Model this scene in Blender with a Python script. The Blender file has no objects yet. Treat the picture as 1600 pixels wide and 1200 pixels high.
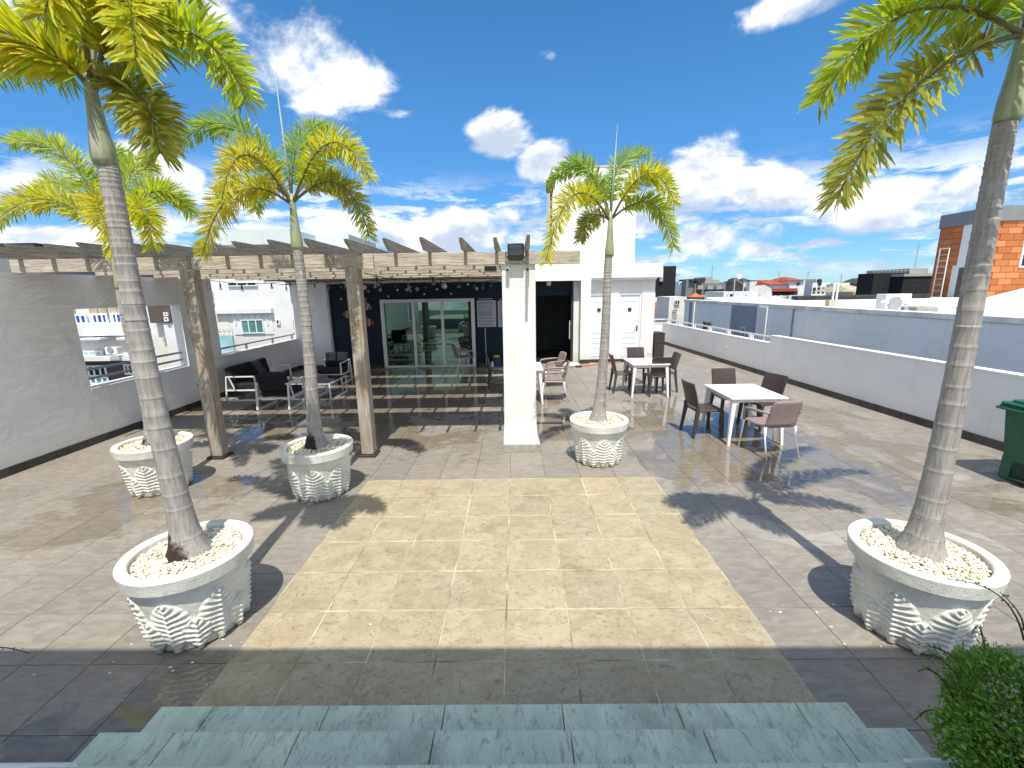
import bpy, bmesh, math, random
from mathutils import Vector, Matrix
rad = math.radians
scene = bpy.context.scene
COL = scene.collection

# ------------------------------------------------------------------ camera
F_PX = 681.6; CAM_H = 2.35
PITCH, YAW, ROLL = 0.21168, -0.010644, 0.01647
def cam_axes():
    cy, sy, cp, sp = math.cos(YAW), math.sin(YAW), math.cos(PITCH), math.sin(PITCH)
    fwd = Vector((sy*cp, cy*cp, -sp)); right = Vector((cy, -sy, 0)); down = fwd.cross(right)
    cr, sr = math.cos(ROLL), math.sin(ROLL)
    return right*cr + down*sr, right*-sr + down*cr, fwd
RT, DN, FW = cam_axes()
cam_d = bpy.data.cameras.new('camera'); cam = bpy.data.objects.new('camera', cam_d); COL.objects.link(cam)
m = Matrix((RT, -DN, -FW)).transposed().to_4x4(); m.translation = Vector((0, 0, CAM_H)); cam.matrix_world = m
cam_d.sensor_fit = 'HORIZONTAL'; cam_d.sensor_width = 36.0; cam_d.lens = F_PX/1600*36
cam_d.clip_start = 0.05; cam_d.clip_end = 4000
scene.camera = cam
def at(x, y, Y):
    """world point that a photograph pixel shows at distance Y"""
    d = RT*((x-800)/F_PX) + DN*((y-600)/F_PX) + FW
    return Vector((0, 0, CAM_H)) + d*(Y/d.y)
def atx(x, y, X):
    d = RT*((x-800)/F_PX) + DN*((y-600)/F_PX) + FW
    return Vector((0, 0, CAM_H)) + d*(X/d.x)

# ------------------------------------------------------------------ node helpers
def nd(nt, t, ins=None, **props):
    n = nt.nodes.new(t)
    for k, v in props.items(): setattr(n, k, v)
    for k, v in (ins or {}).items():
        s = n.inputs[k]
        if isinstance(v, bpy.types.NodeSocket): nt.links.new(v, s)
        else: s.default_value = v
    return n
def mth(nt, op, a, b=0.0, c=None):
    n = nt.nodes.new('ShaderNodeMath'); n.operation = op
    for i, v in enumerate((a, b) if c is None else (a, b, c)):
        if isinstance(v, bpy.types.NodeSocket): nt.links.new(v, n.inputs[i])
        else: n.inputs[i].default_value = v
    return n.outputs[0]
def vmt(nt, op, a, b=(0, 0, 0)):
    n = nt.nodes.new('ShaderNodeVectorMath'); n.operation = op
    for i, v in enumerate((a, b)):
        if isinstance(v, bpy.types.NodeSocket): nt.links.new(v, n.inputs[i])
        else: n.inputs[i].default_value = v
    return n
def mixc(nt, f, a, b, blend='MIX'):
    n = nt.nodes.new('ShaderNodeMix'); n.data_type = 'RGBA'; n.blend_type = blend
    for i, v in ((0, f), (6, a), (7, b)):
        if isinstance(v, bpy.types.NodeSocket): nt.links.new(v, n.inputs[i])
        else: n.inputs[i].default_value = v if i == 0 else (*v[:3], 1)
    return n.outputs[2]
def sstep(nt, v, lo, hi, a=0.0, b=1.0):
    n = nd(nt, 'ShaderNodeMapRange', interpolation_type='SMOOTHSTEP')
    if isinstance(v, bpy.types.NodeSocket): nt.links.new(v, n.inputs[0])
    for i, x in ((1, lo), (2, hi), (3, a), (4, b)): n.inputs[i].default_value = x
    return n.outputs[0]
def noise(nt, vec, scale, detail=4, rough=.55, dist=0.0):
    n = nd(nt, 'ShaderNodeTexNoise', {'Scale': scale, 'Detail': detail, 'Roughness': rough, 'Distortion': dist})
    if vec is not None: nt.links.new(vec, n.inputs['Vector'])
    return n.outputs[0]

# ------------------------------------------------------------------ world, sun, exposure
SUN_DX, SUN_DY = -0.02, 0.51          # shadow offset per metre of height
sun_el = math.atan(1/math.hypot(SUN_DX, SUN_DY))
to_sun = Vector((-SUN_DX, -SUN_DY, 1)).normalized()
world = bpy.data.worlds.new('World'); scene.world = world; world.use_nodes = True
nt = world.node_tree; nt.nodes.clear()
sky = nd(nt, 'ShaderNodeTexSky', sky_type='NISHITA', sun_disc=False)
sky.sun_elevation = sun_el; sky.sun_rotation = math.atan2(to_sun.x, to_sun.y)
sky.air_density = 1.0; sky.dust_density = 0.0; sky.ozone_density = 4.0
SKY_STRENGTH, CLOUD_STRENGTH = 0.078, 0.48
tc = nd(nt, 'ShaderNodeTexCoord').outputs['Generated']
sep = nd(nt, 'ShaderNodeSeparateXYZ', {0: tc}); zc = sep.outputs[2]
# cumulus field: fractal noise on the direction, biased by the clouds seen in view
warp = vmt(nt, 'MULTIPLY', tc, (1.0, 1.0, 1.55)).outputs[0]
n1 = noise(nt, warp, 4.2, 10, .60, .25)
n1u = noise(nt, vmt(nt, 'ADD', warp, (0, 0, .045)).outputs[0], 4.2, 7, .58, .25)
n2 = noise(nt, vmt(nt, 'ADD', warp, (3.1, 1.7, .4)).outputs[0], 1.7, 3, .5)
low = noise(nt, vmt(nt, 'MULTIPLY', tc, (1, 1, 4.2)).outputs[0], 9.0, 9, .62, .3)
BLOBS = [  # photo pixel, half sizes (px), weight
 (470, 65, 120, 75, .27), (565, 115, 60, 48, .22), (360, 30, 80, 40, .20), (632, 178, 34, 12, .18), (772, 215, 52, 30, .36), (845, 252, 38, 24, .33),
 (1105, 268, 58, 42, .40), (1190, 285, 60, 34, .34), (1235, 308, 80, 18, .24), (1240, 12, 120, 32, .30),
 (1400, 302, 110, 24, .26), (1530, 290, 70, 34, .24), (855, 86, 20, 12, .2), (285, 268, 52, 32, .36), (60, 300, 70, 30, .26), (90, 372, 140, 22, .36),
 (700, 365, 140, 32, .34), (800, 345, 60, 22, .26), (555, 352, 80, 24, .30), (205, 232, 26, 18, .2), (430, 285, 60, 26, .24), (700, 235, 22, 12, .12),
 (1130, 370, 90, 24, .22), (1380, 345, 70, 20, .2), (250, 340, 60, 30, .26), (50, 8, 60, 22, .2), (1420, 225, 50, 10, .12), (1030, 18, 26, 14, .16)]
mask = None; tilt = None
for (bx, by, sx, sy, wgt) in BLOBS:
    d = (RT*((bx-800)/F_PX) + DN*((by-600)/F_PX) + FW); L = d.length; d = d/L
    side = d.cross(Vector((0, 0, 1))).normalized(); up = side.cross(d)
    sub = vmt(nt, 'SUBTRACT', tc, tuple(d)).outputs[0]
    a = vmt(nt, 'DOT_PRODUCT', sub, tuple(side*(F_PX*L/(sx*1.25)))).outputs['Value']
    b = vmt(nt, 'DOT_PRODUCT', sub, tuple(up*(F_PX*L/(sy*1.25)))).outputs['Value']
    r2 = mth(nt, 'ADD', mth(nt, 'MULTIPLY', a, a), mth(nt, 'MULTIPLY', b, b))
    front = mth(nt, 'GREATER_THAN', vmt(nt, 'DOT_PRODUCT', tc, tuple(d)).outputs['Value'], 0.3)
    g = mth(nt, 'MULTIPLY', mth(nt, 'MULTIPLY', mth(nt, 'EXPONENT', mth(nt, 'MULTIPLY', r2, -1.0)), wgt), front)
    mask = g if mask is None else mth(nt, 'MAXIMUM', mask, g)
    gb = mth(nt, 'MULTIPLY', g, mth(nt, 'MULTIPLY', b, 1.0))
    tilt = gb if tilt is None else mth(nt, 'ADD', tilt, gb)
sy_ = sep.outputs[1]
fbm = mth(nt, 'ADD', mth(nt, 'ADD', mth(nt, 'MULTIPLY', n1, .8), mth(nt, 'MULTIPLY', n2, .12)), sstep(nt, sy_, -.05, .50, .24, .0))  # denser unseen cloud behind the camera, added to fill the shade
field = mth(nt, 'ADD', fbm, mask)
alpha = sstep(nt, field, .59, .715)
band = mth(nt, 'MULTIPLY', sstep(nt, zc, .0, .05), sstep(nt, zc, .14, .25, 1.0, 0.0))
alow = mth(nt, 'MULTIPLY', sstep(nt, low, .45, .575), band)
alpha = mth(nt, 'MAXIMUM', mth(nt, 'MULTIPLY', alpha, .97), mth(nt, 'MULTIPLY', alow, .85))
lit = mth(nt, 'ADD', mth(nt, 'MULTIPLY', mth(nt, 'SUBTRACT', n1, n1u), 3.2), mth(nt, 'MULTIPLY', sstep(nt, field, .70, 1.0), -.42))
lit = sstep(nt, mth(nt, 'ADD', mth(nt, 'ADD', lit, .58), mth(nt, 'MULTIPLY', tilt, .9)), .25, .85)
ccol = mixc(nt, lit, (.48, .55, .67), (1.0, .995, .98))
skyc = mixc(nt, 1.0, sky.outputs[0], mixc(nt, sstep(nt, zc, .0, .45), (.29, .48, .68), (.31, .66, .83)), 'MULTIPLY')
b1 = nd(nt, 'ShaderNodeBackground', {0: skyc, 1: SKY_STRENGTH}); b2 = nd(nt, 'ShaderNodeBackground', {0: ccol, 1: CLOUD_STRENGTH})
mx = nd(nt, 'ShaderNodeMixShader', {0: alpha, 1: b1.outputs[0], 2: b2.outputs[0]})
nd(nt, 'ShaderNodeOutputWorld', {0: mx.outputs[0]})

sl = bpy.data.lights.new('sun', 'SUN'); sl.energy = 2.0; sl.angle = rad(.53); sl.color = (1, .94, .83)
so = bpy.data.objects.new('sun', sl); COL.objects.link(so); so.rotation_euler = (-to_sun).to_track_quat('-Z', 'Y').to_euler(); so.location = (0, -10, 30)
vs = scene.view_settings; vs.view_transform = 'Standard'; vs.look = 'None'; vs.exposure = 1.45; vs.gamma = 1; vs.use_curve_mapping = False
scene.render.engine = 'CYCLES'
scene.cycles.max_bounces = 8; scene.cycles.transparent_max_bounces = 12

# ------------------------------------------------------------------ materials
MATS = {}
def new_mat(name):
    m = bpy.data.materials.new(name); m.use_nodes = True; t = m.node_tree; t.nodes.clear()
    p = nd(t, 'ShaderNodeBsdfPrincipled'); nd(t, 'ShaderNodeOutputMaterial', {0: p.outputs[0]})
    MATS[name] = m
    return m, t, p
def setp(t, p, **k):
    for a, v in k.items():
        s = p.inputs[a.replace('_', ' ')]
        if isinstance(v, bpy.types.NodeSocket): t.links.new(v, s)
        elif isinstance(v, tuple): s.default_value = (*v[:3], 1)
        else: s.default_value = v
def bump(t, h, strength=.3, dist=.01):
    return nd(t, 'ShaderNodeBump', {'Height': h, 'Strength': strength, 'Distance': dist}).outputs[0]
def wpos(t): return nd(t, 'ShaderNodeNewGeometry').outputs['Position']
def objc(t): return nd(t, 'ShaderNodeTexCoord').outputs['Object']
def simple(name, col, rough=.5, metal=0.0, var=.12, scale=12, bmp=0.0, bscale=60, spec=.5):
    m, t, p = new_mat(name); g = wpos(t)
    n = noise(t, g, scale, 5)
    dark = tuple(c*(1-var) for c in col); lite = tuple(min(1, c*(1+var)) for c in col)
    setp(t, p, Base_Color=mixc(t, sstep(t, n, .3, .7), dark, lite), Roughness=rough, Metallic=metal, Specular_IOR_Level=spec)
    if bmp: setp(t, p, Normal=bump(t, noise(t, g, bscale, 4), bmp, .01))
    return m
# plaster walls: paint with faint streaks, patches and trowel relief
def plaster(name, col, dirt=.16, relief=.5):
    m, t, p = new_mat(name); g = wpos(t)
    big = noise(t, g, 1.1, 5, .6, .6); fine = noise(t, g, 45, 4)
    streak = noise(t, vmt(t, 'MULTIPLY', g, (5, 5, .35)).outputs[0], 2.2, 5)
    c = mixc(t, sstep(t, big, .35, .75), col, tuple(x*(1-dirt) for x in col))
    c = mixc(t, mth(t, 'MULTIPLY', sstep(t, streak, .55, .75), .30), c, tuple(x*.72 for x in col))
    c = mixc(t, mth(t, 'MULTIPLY', sstep(t, noise(t, g, 7, 6, .7), .62, .72), .25), c, tuple(x*.6 for x in col))
    z = nd(t, 'ShaderNodeSeparateXYZ', {0: g}).outputs[2]
    splash = mth(t, 'MULTIPLY', sstep(t, mth(t, 'ADD', z, mth(t, 'MULTIPLY', big, .3)), .2, .55, 1, 0), .25)
    c = mixc(t, splash, c, (col[0]*.62, col[1]*.58, col[2]*.52))
    trow = noise(t, vmt(t, 'MULTIPLY', g, (1, 1, 1.8)).outputs[0], 2.4, 6, .6, 1.2)
    h = mth(t, 'ADD', mth(t, 'MULTIPLY', trow, 1.0), mth(t, 'MULTIPLY', fine, .06))
    setp(t, p, Base_Color=c, Roughness=.75, Specular_IOR_Level=.3, Normal=bump(t, h, relief, .03))
    return m
plaster('white_plaster', (.87, .87, .86), .09, .28); plaster('bright_plaster', (.81, .81, .795), .12, .3); plaster('bluegrey_plaster', (.77, .81, .83), .08, .2)
plaster('slate_plaster', (.27, .30, .35), .12, .2); plaster('cream_plaster', (.74, .72, .66), .1, .2); plaster('mint_plaster', (.62, .70, .68), .06, .1)
plaster('navy_plaster', (.013, .027, .044), .2, .15); plaster('far_white', (.74, .75, .76), .1, .1); plaster('far_grey', (.2, .22, .23), .15, .1)
plaster('orange_plaster', (.42, .13, .045), .15, .1)
# floor tiles
def floor_tile_mat(name, island):
    m, t, p = new_mat(name); g = wpos(t)
    rnd = nd(t, 'ShaderNodeNewGeometry').outputs['Random Per Island'] if island else nd(t, 'ShaderNodeObjectInfo').outputs['Random']
    off = nd(t, 'ShaderNodeCombineXYZ', {0: mth(t, 'MULTIPLY', rnd, 37), 1: mth(t, 'MULTIPLY', rnd, 91)}).outputs[0]
    gv = vmt(t, 'ADD', g, off).outputs[0]
    grain = noise(t, vmt(t, 'MULTIPLY', gv, (2.2, 6, 1)).outputs[0], 3.0, 8, .65, .6); fine = noise(t, gv, 90, 4, .7)
    c = mixc(t, sstep(t, grain, .3, .72), (.215, .197, .172), (.310, .286, .252))
    c = mixc(t, mth(t, 'MULTIPLY', sstep(t, fine, .45, .75), .22), c, (.38, .355, .32))
    c = mixc(t, 1.0, c, mixc(t, rnd, (.90, .90, .91), (1.07, 1.05, 1.03)), 'MULTIPLY')
    # wet film left by hosing: darker, brownish, mirror-like where it still stands
    s = nd(t, 'ShaderNodeSeparateXYZ', {0: g}); X, Y = s.outputs[0], s.outputs[1]
    wn = noise(t, g, .9, 7, .62, .8)
    wet = None
    for (cx, cy, rx, ry, w) in ((3.0, 6.9, 2.3, 2.3, .40), (-3.0, 10.2, 3.6, 4.2, .42), (-4.4, 4.7, 1.3, 1.0, .34), (5.3, 8.3, .8, 2.4, .34), (5.0, 5.2, 1.3, 1.4, .3), (.6, 7.5, 1.0, 1.4, .30), (-2.1, 2.1, .6, .5, .34), (3.3, 11.5, 2.0, 2.0, .22)):
        a = mth(t, 'DIVIDE', mth(t, 'SUBTRACT', X, cx), rx); b = mth(t, 'DIVIDE', mth(t, 'SUBTRACT', Y, cy), ry)
        e = mth(t, 'MULTIPLY', mth(t, 'EXPONENT', mth(t, 'MULTIPLY', mth(t, 'ADD', mth(t, 'MULTIPLY', a, a), mth(t, 'MULTIPLY', b, b)), -.8)), w)
        wet = e if wet is None else mth(t, 'MAXIMUM', wet, e)
    wetf = sstep(t, mth(t, 'ADD', wn, wet), .70, .76)
    dry = sstep(t, wn, .36, .40, 1, 0)                       # bleached dry islands with a sharp edge
    dry = mth(t, 'MULTIPLY', dry, sstep(t, X, 1.5, 3.0))
    c = mixc(t, mth(t, 'MULTIPLY', dry, .55), c, (.43, .41, .37))
    c = mixc(t, mth(t, 'MULTIPLY', wetf, .85), c, mixc(t, 1.0, c, (.80, .75, .66), 'MULTIPLY'))
    stain = sstep(t, noise(t, vmt(t, 'ADD', g, (5, 2, 0)).outputs[0], .7, 5, .6), .56, .72)
    c = mixc(t, mth(t, 'MULTIPLY', stain, .30), c, (.24, .20, .14))
    setp(t, p, Base_Color=c, Roughness=mixf(t, wetf, mth(t, 'ADD', .42, mth(t, 'MULTIPLY', grain, .25)), .05), Specular_IOR_Level=mixf(t, wetf, .42, .62),
         Normal=bump(t, mth(t, 'ADD', grain, mth(t, 'MULTIPLY', fine, .4)), mixf(t, wetf, .22, .02), .004))
    return m
def mixf(t, f, a, b):
    n = t.nodes.new('ShaderNodeMix'); n.data_type = 'FLOAT'
    for i, v in ((0, f), (2, a), (3, b)):
        if isinstance(v, bpy.types.NodeSocket): t.links.new(v, n.inputs[i])
        else: n.inputs[i].default_value = v
    return n.outputs[0]
floor_tile_mat('floor_tile', False); floor_tile_mat('floor_tile_island', True)
def stone_tile(name, a, b, cst, rough, streak=(3, 3, 3), th=(.49, .67), amt=.8):
    m, t, p = new_mat(name); g = wpos(t); rnd = nd(t, 'ShaderNodeObjectInfo').outputs['Random']
    gv = vmt(t, 'ADD', g, nd(t, 'ShaderNodeCombineXYZ', {0: mth(t, 'MULTIPLY', rnd, 53), 1: mth(t, 'MULTIPLY', rnd, 19), 2: rnd}).outputs[0]).outputs[0]
    gs = vmt(t, 'MULTIPLY', gv, streak).outputs[0]
    big = noise(t, gs, 1.2, 6, .6, 1.0); mid = noise(t, gs, 5, 8, .72, 1.6); fine = noise(t, gv, 120, 3)
    c = mixc(t, sstep(t, big, .3, .7), a, b)
    c = mixc(t, mth(t, 'MULTIPLY', sstep(t, mid, *th), amt), c, cst)
    c = mixc(t, mth(t, 'MULTIPLY', sstep(t, noise(t, g, 1.7, 6, .65, .5), .52, .70), .38), c, tuple(x*.75 for x in cst))
    c = mixc(t, mth(t, 'MULTIPLY', sstep(t, fine, .5, .8), .3), c, tuple(x*.6 for x in cst))
    c = mixc(t, 1.0, c, mixc(t, rnd, (.93, .93, .94), (1.05, 1.035, 1.01)), 'MULTIPLY')
    setp(t, p, Base_Color=c, Roughness=rough, Specular_IOR_Level=.4, Normal=bump(t, mth(t, 'ADD', mid, mth(t, 'MULTIPLY', fine, .3)), .45, .006))
    return m
stone_tile('sandstone', (.37, .315, .205), (.45, .405, .29), (.225, .18, .11), .55, (3.2, 4.5, 3))
stone_tile('green_stone', (.50, .60, .49), (.63, .72, .60), (.19, .235, .185), .5, (4.5, 1.6, 3), (.50, .66), .62)
simple('grout', (.11, .10, .09), .9); simple('cream_grout', (.40, .35, .25), .9, var=.55, scale=3.0); simple('skirting', (.055, .052, .05), .45, var=.35, scale=5, bmp=.1)
simple('street', (.06, .06, .06), .9); simple('concrete', (.34, .33, .31), .85, bmp=.3); simple('roof_white', (.70, .70, .68), .8, var=.2, scale=2)
simple('roof_dark', (.03, .03, .032), .8, var=.4, scale=3); simple('black_net', (.010, .011, .014), .85, var=.5, scale=3); simple('grey_steel', (.38, .39, .39), .4, .3)
simple('white_metal', (.80, .81, .80), .35, var=.04); simple('dark_metal', (.035, .037, .04), .4); simple('red_roof', (.36, .07, .035), .8, var=.25, scale=6); simple('orange_cloth', (.75, .16, .05), .8)
simple('brown_band', (.10, .085, .075), .8); simple('lamp_white', (.8, .8, .78), .25, var=.03); simple('lens_black', (.008, .008, .008), .1)
simple('orange_plastic', (.75, .17, .03), .4); simple('rubber', (.012, .012, .012), .6); simple('rust', (.12, .035, .02), .8, var=.4)
simple('resin_brown', (.058, .044, .040), .42, var=.15, scale=40, bmp=.25, bscale=140); simple('resin_taupe', (.30, .235, .225), .42, var=.08, scale=30, bmp=.15, bscale=140)
simple('black_fabric', (.012, .014, .018), .9, var=.25, scale=30, bmp=.3, bscale=300); simple('grey_fabric', (.12, .125, .12), .9, bmp=.3, bscale=300)
simple('bin_green', (.022, .115, .066), .38, var=.15, scale=6); simple('bin_recess_shade', (.008, .03, .02), .6); simple('brown_slat', (.040, .032, .030), .6, var=.25)
simple('blue_pane', (.012, .06, .34), .15, var=.35, scale=.6); simple('dark_pane', (.012, .018, .03), .12); simple('teal_pane', (.10, .26, .27), .15, var=.3, scale=.5); simple('cyan_pane', (.33, .55, .60), .2, var=.2, scale=.6)
simple('stone_trim', (.42, .37, .26), .8, var=.25, scale=1.5); simple('brown_wall', (.10, .075, .065), .8); simple('dark_green_hill', (.035, .055, .05), .9, var=.3, scale=.02)
simple('door_white', (.74, .78, .80), .4, var=.03); simple('grey_trim', (.5, .51, .5), .5); simple('menu_board', (.46, .48, .56), .5, var=.04); simple('ink', (.05, .055, .08), .7); simple('bag_plastic', (.78, .79, .80), .3)
simple('copper', (.30, .12, .06), .7); simple('wire_black', (.01, .01, .01), .5); simple('fish_red', (.30, .07, .05), .6, var=.5, scale=25); simple('fish_tan', (.25, .17, .09), .6, var=.4, scale=25); simple('fish_cream', (.55, .5, .38), .6)
simple('moss', (.10, .13, .03), .9, var=.5, scale=30); simple('gravel_bed', (.50, .42, .27), .9, var=.3, scale=60); simple('soil', (.05, .04, .03), .95); simple('yellow_plastic', (.6, .45, .05), .5); simple('gold', (.40, .28, .09), .5, .2); simple('interior', (.07, .09, .075), .8); simple('interior_floor', (.04, .04, .04), .15)
simple('board_blue', (.02, .05, .16), .5); simple('tent_white', (.80, .80, .79), .6, var=.03); simple('leaf_dry', (.05, .03, .015), .8)
def glass(name, tint, refl=.16, gcol=(.75, .95, .86)):
    m = bpy.data.materials.new(name); m.use_nodes = True; t = m.node_tree; t.nodes.clear()
    tr = nd(t, 'ShaderNodeBsdfTransparent', {0: (*tint, 1)}); gl = nd(t, 'ShaderNodeBsdfGlossy', {0: (*gcol, 1), 1: .01})
    fr = nd(t, 'ShaderNodeFresnel', {0: 1.5}); f = mth(t, 'ADD', mth(t, 'MULTIPLY', fr.outputs[0], .9), refl)
    mx = nd(t, 'ShaderNodeMixShader', {0: f, 1: tr.outputs[0], 2: gl.outputs[0]}); nd(t, 'ShaderNodeOutputMaterial', {0: mx.outputs[0]})
    MATS[name] = m
glass('green_glass', (.13, .29, .22), .20, (.62, .95, .80)); glass('clear_glass', (.85, .92, .9), .05); glass('lamp_glass', (.6, .62, .6), .04, (.6, .6, .6))
# weathered timber, grain along the given axis
def wood(name, sc, warm, k=1.0):
    m, t, p = new_mat(name); g = wpos(t); rnd = nd(t, 'ShaderNodeObjectInfo').outputs['Random']
    gv = vmt(t, 'ADD', g, nd(t, 'ShaderNodeCombineXYZ', {0: mth(t, 'MULTIPLY', rnd, 13), 1: mth(t, 'MULTIPLY', rnd, 29), 2: mth(t, 'MULTIPLY', rnd, 7)}).outputs[0]).outputs[0]
    gs = vmt(t, 'MULTIPLY', gv, sc).outputs[0]
    fib = noise(t, gs, 2.2, 8, .7, .5); crack = noise(t, gs, 5.5, 4, .6, .3); big = noise(t, gv, 2.5, 4)
    c = mixc(t, sstep(t, fib, .3, .7), tuple(k*v for v in (.25, .222, .187)), tuple(k*v for v in (.51, .46, .39)))
    c = mixc(t, mth(t, 'MULTIPLY', sstep(t, big, .45, .75), warm), c, (.34, .20, .10))
    cr = sstep(t, crack, .60, .70)
    c = mixc(t, mth(t, 'MULTIPLY', cr, .65), c, (.06, .045, .035))
    setp(t, p, Base_Color=c, Roughness=.85, Specular_IOR_Level=.25, Normal=bump(t, mth(t, 'SUBTRACT', fib, mth(t, 'MULTIPLY', cr, .7)), .6, .012))
wood('wood_x', (1.2, 22, 22), .2, 1.3); wood('wood_y', (22, 1.2, 22), .15); wood('wood_z', (20, 20, 1.2), .68)
def wood_dark():
    m, t, p = new_mat('wood_panel'); g = wpos(t); fib = noise(t, vmt(t, 'MULTIPLY', g, (1.2, 26, 20)).outputs[0], 2, 7, .7)
    setp(t, p, Base_Color=mixc(t, sstep(t, fib, .3, .7), (.11, .06, .04), (.24, .15, .105)), Roughness=.85, Normal=bump(t, fib, .4, .01))
wood_dark()
# cast concrete planter with a worn white wash
def pot_mat():
    m, t, p = new_mat('planter_concrete'); g = wpos(t)
    a = noise(t, g, 3.5, 6, .6, .5); b = noise(t, g, 22, 6, .7); f = noise(t, g, 110, 3)
    c = mixc(t, sstep(t, a, .35, .7), (.76, .76, .70), (.60, .61, .55))
    c = mixc(t, mth(t, 'MULTIPLY', sstep(t, b, .56, .70), .55), c, (.38, .36, .29))
    z = nd(t, 'ShaderNodeSeparateXYZ', {0: g}).outputs[2]
    c = mixc(t, mth(t, 'MULTIPLY', sstep(t, mth(t, 'ADD', z, mth(t, 'MULTIPLY', b, .12)), .05, .16, 1, 0), .5), c, (.26, .25, .14))
    setp(t, p, Base_Color=c, Roughness=.8, Specular_IOR_Level=.3, Normal=bump(t, mth(t, 'ADD', b, mth(t, 'MULTIPLY', f, .4)), .55, .012))
pot_mat()
def gravel_mat():
    m, t, p = new_mat('gravel'); r = nd(t, 'ShaderNodeNewGeometry').outputs['Random Per Island']
    ramp = nd(t, 'ShaderNodeValToRGB', {0: r}); e = ramp.color_ramp.elements
    e[0].color = (.60, .52, .36, 1); e[1].color = (.84, .81, .70, 1)
    for pos, col in ((.25, (.76, .70, .53, 1)), (.5, (.82, .78, .64, 1)), (.8, (.74, .71, .62, 1))): x = e.new(pos); x.color = col
    setp(t, p, Base_Color=ramp.outputs[0], Roughness=.6)
gravel_mat()
def trunk_mat():
    m, t, p = new_mat('palm_bark'); g = wpos(t)
    at_ = nd(t, 'ShaderNodeAttribute', attribute_name='tone'); ch = nd(t, 'ShaderNodeSeparateColor', {0: at_.outputs[0]})
    vert = noise(t, vmt(t, 'MULTIPLY', g, (30, 30, 3)).outputs[0], 2.2, 6, .65); big = noise(t, g, 5, 5, .6)
    c = mixc(t, sstep(t, vert, .3, .7), (.235, .218, .20), (.40, .38, .355))
    c = mixc(t, mth(t, 'MULTIPLY', sstep(t, big, .52, .7), .5), c, (.42, .41, .39))
    c = mixc(t, mth(t, 'MULTIPLY', sstep(t, noise(t, g, 2.1, 6, .65), .56, .7), .45), c, (.13, .12, .11))
    c = mixc(t, sstep(t, noise(t, g, 13, 3), .70, .73), c, (.60, .60, .57))
    c = mixc(t, mth(t, 'MULTIPLY', ch.outputs[0], .22), c, (.46, .44, .41))
    c = mixc(t, sstep(t, mth(t, 'ADD', ch.outputs[1], mth(t, 'MULTIPLY', mth(t, 'SUBTRACT', big, .5), .9)), .42, .55), c, (.035, .022, .018))
    setp(t, p, Base_Color=c, Roughness=.75, Specular_IOR_Level=.3, Normal=bump(t, vert, .4, .006))
trunk_mat()
def crownshaft_mat():
    m, t, p = new_mat('crownshaft'); g = wpos(t)
    v = noise(t, vmt(t, 'MULTIPLY', g, (25, 25, 2)).outputs[0], 1.5, 5); b = noise(t, g, 7, 4)
    c = mixc(t, sstep(t, v, .3, .7), (.24, .28, .14), (.36, .39, .24)); c = mixc(t, mth(t, 'MULTIPLY', sstep(t, b, .5, .75), .5), c, (.46, .47, .40))
    setp(t, p, Base_Color=c, Roughness=.45)
crownshaft_mat()
def leaf_mat(name, trans=.42):
    m = bpy.data.materials.new(name); m.use_nodes = True; t = m.node_tree; t.nodes.clear(); MATS[name] = m
    geo = nd(t, 'ShaderNodeNewGeometry'); oi = nd(t, 'ShaderNodeObjectInfo')
    r = geo.outputs['Random Per Island']
    c = mixc(t, r, mixc(t, 1.0, oi.outputs['Color'], (.62, .86, .75), 'MULTIPLY'), mixc(t, 1.0, oi.outputs['Color'], (1.14, 1.08, 1.05), 'MULTIPLY'))
    brown = mth(t, 'MULTIPLY', mth(t, 'GREATER_THAN', mth(t, 'FRACT', mth(t, 'MULTIPLY', r, 17.3)), .965), .6)
    c = mixc(t, brown, c, (.16, .085, .025))
    d = nd(t, 'ShaderNodeBsdfPrincipled', {'Base Color': c, 'Roughness': .42, 'Specular IOR Level': .4})
    tr = nd(t, 'ShaderNodeBsdfTranslucent', {0: mixc(t, 1.0, c, (1.15, 1.1, .5), 'MULTIPLY')})
    mx = nd(t, 'ShaderNodeMixShader', {0: trans, 1: d.outputs[0], 2: tr.outputs[0]}); nd(t, 'ShaderNodeOutputMaterial', {0: mx.outputs[0]})
leaf_mat('palm_leaf', .5); leaf_mat('shrub_leaf', .3)
simple('rachis', (.16, .15, .05), .5); simple('twig', (.05, .035, .022), .8); simple('spear', (.34, .42, .30), .5)

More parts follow.
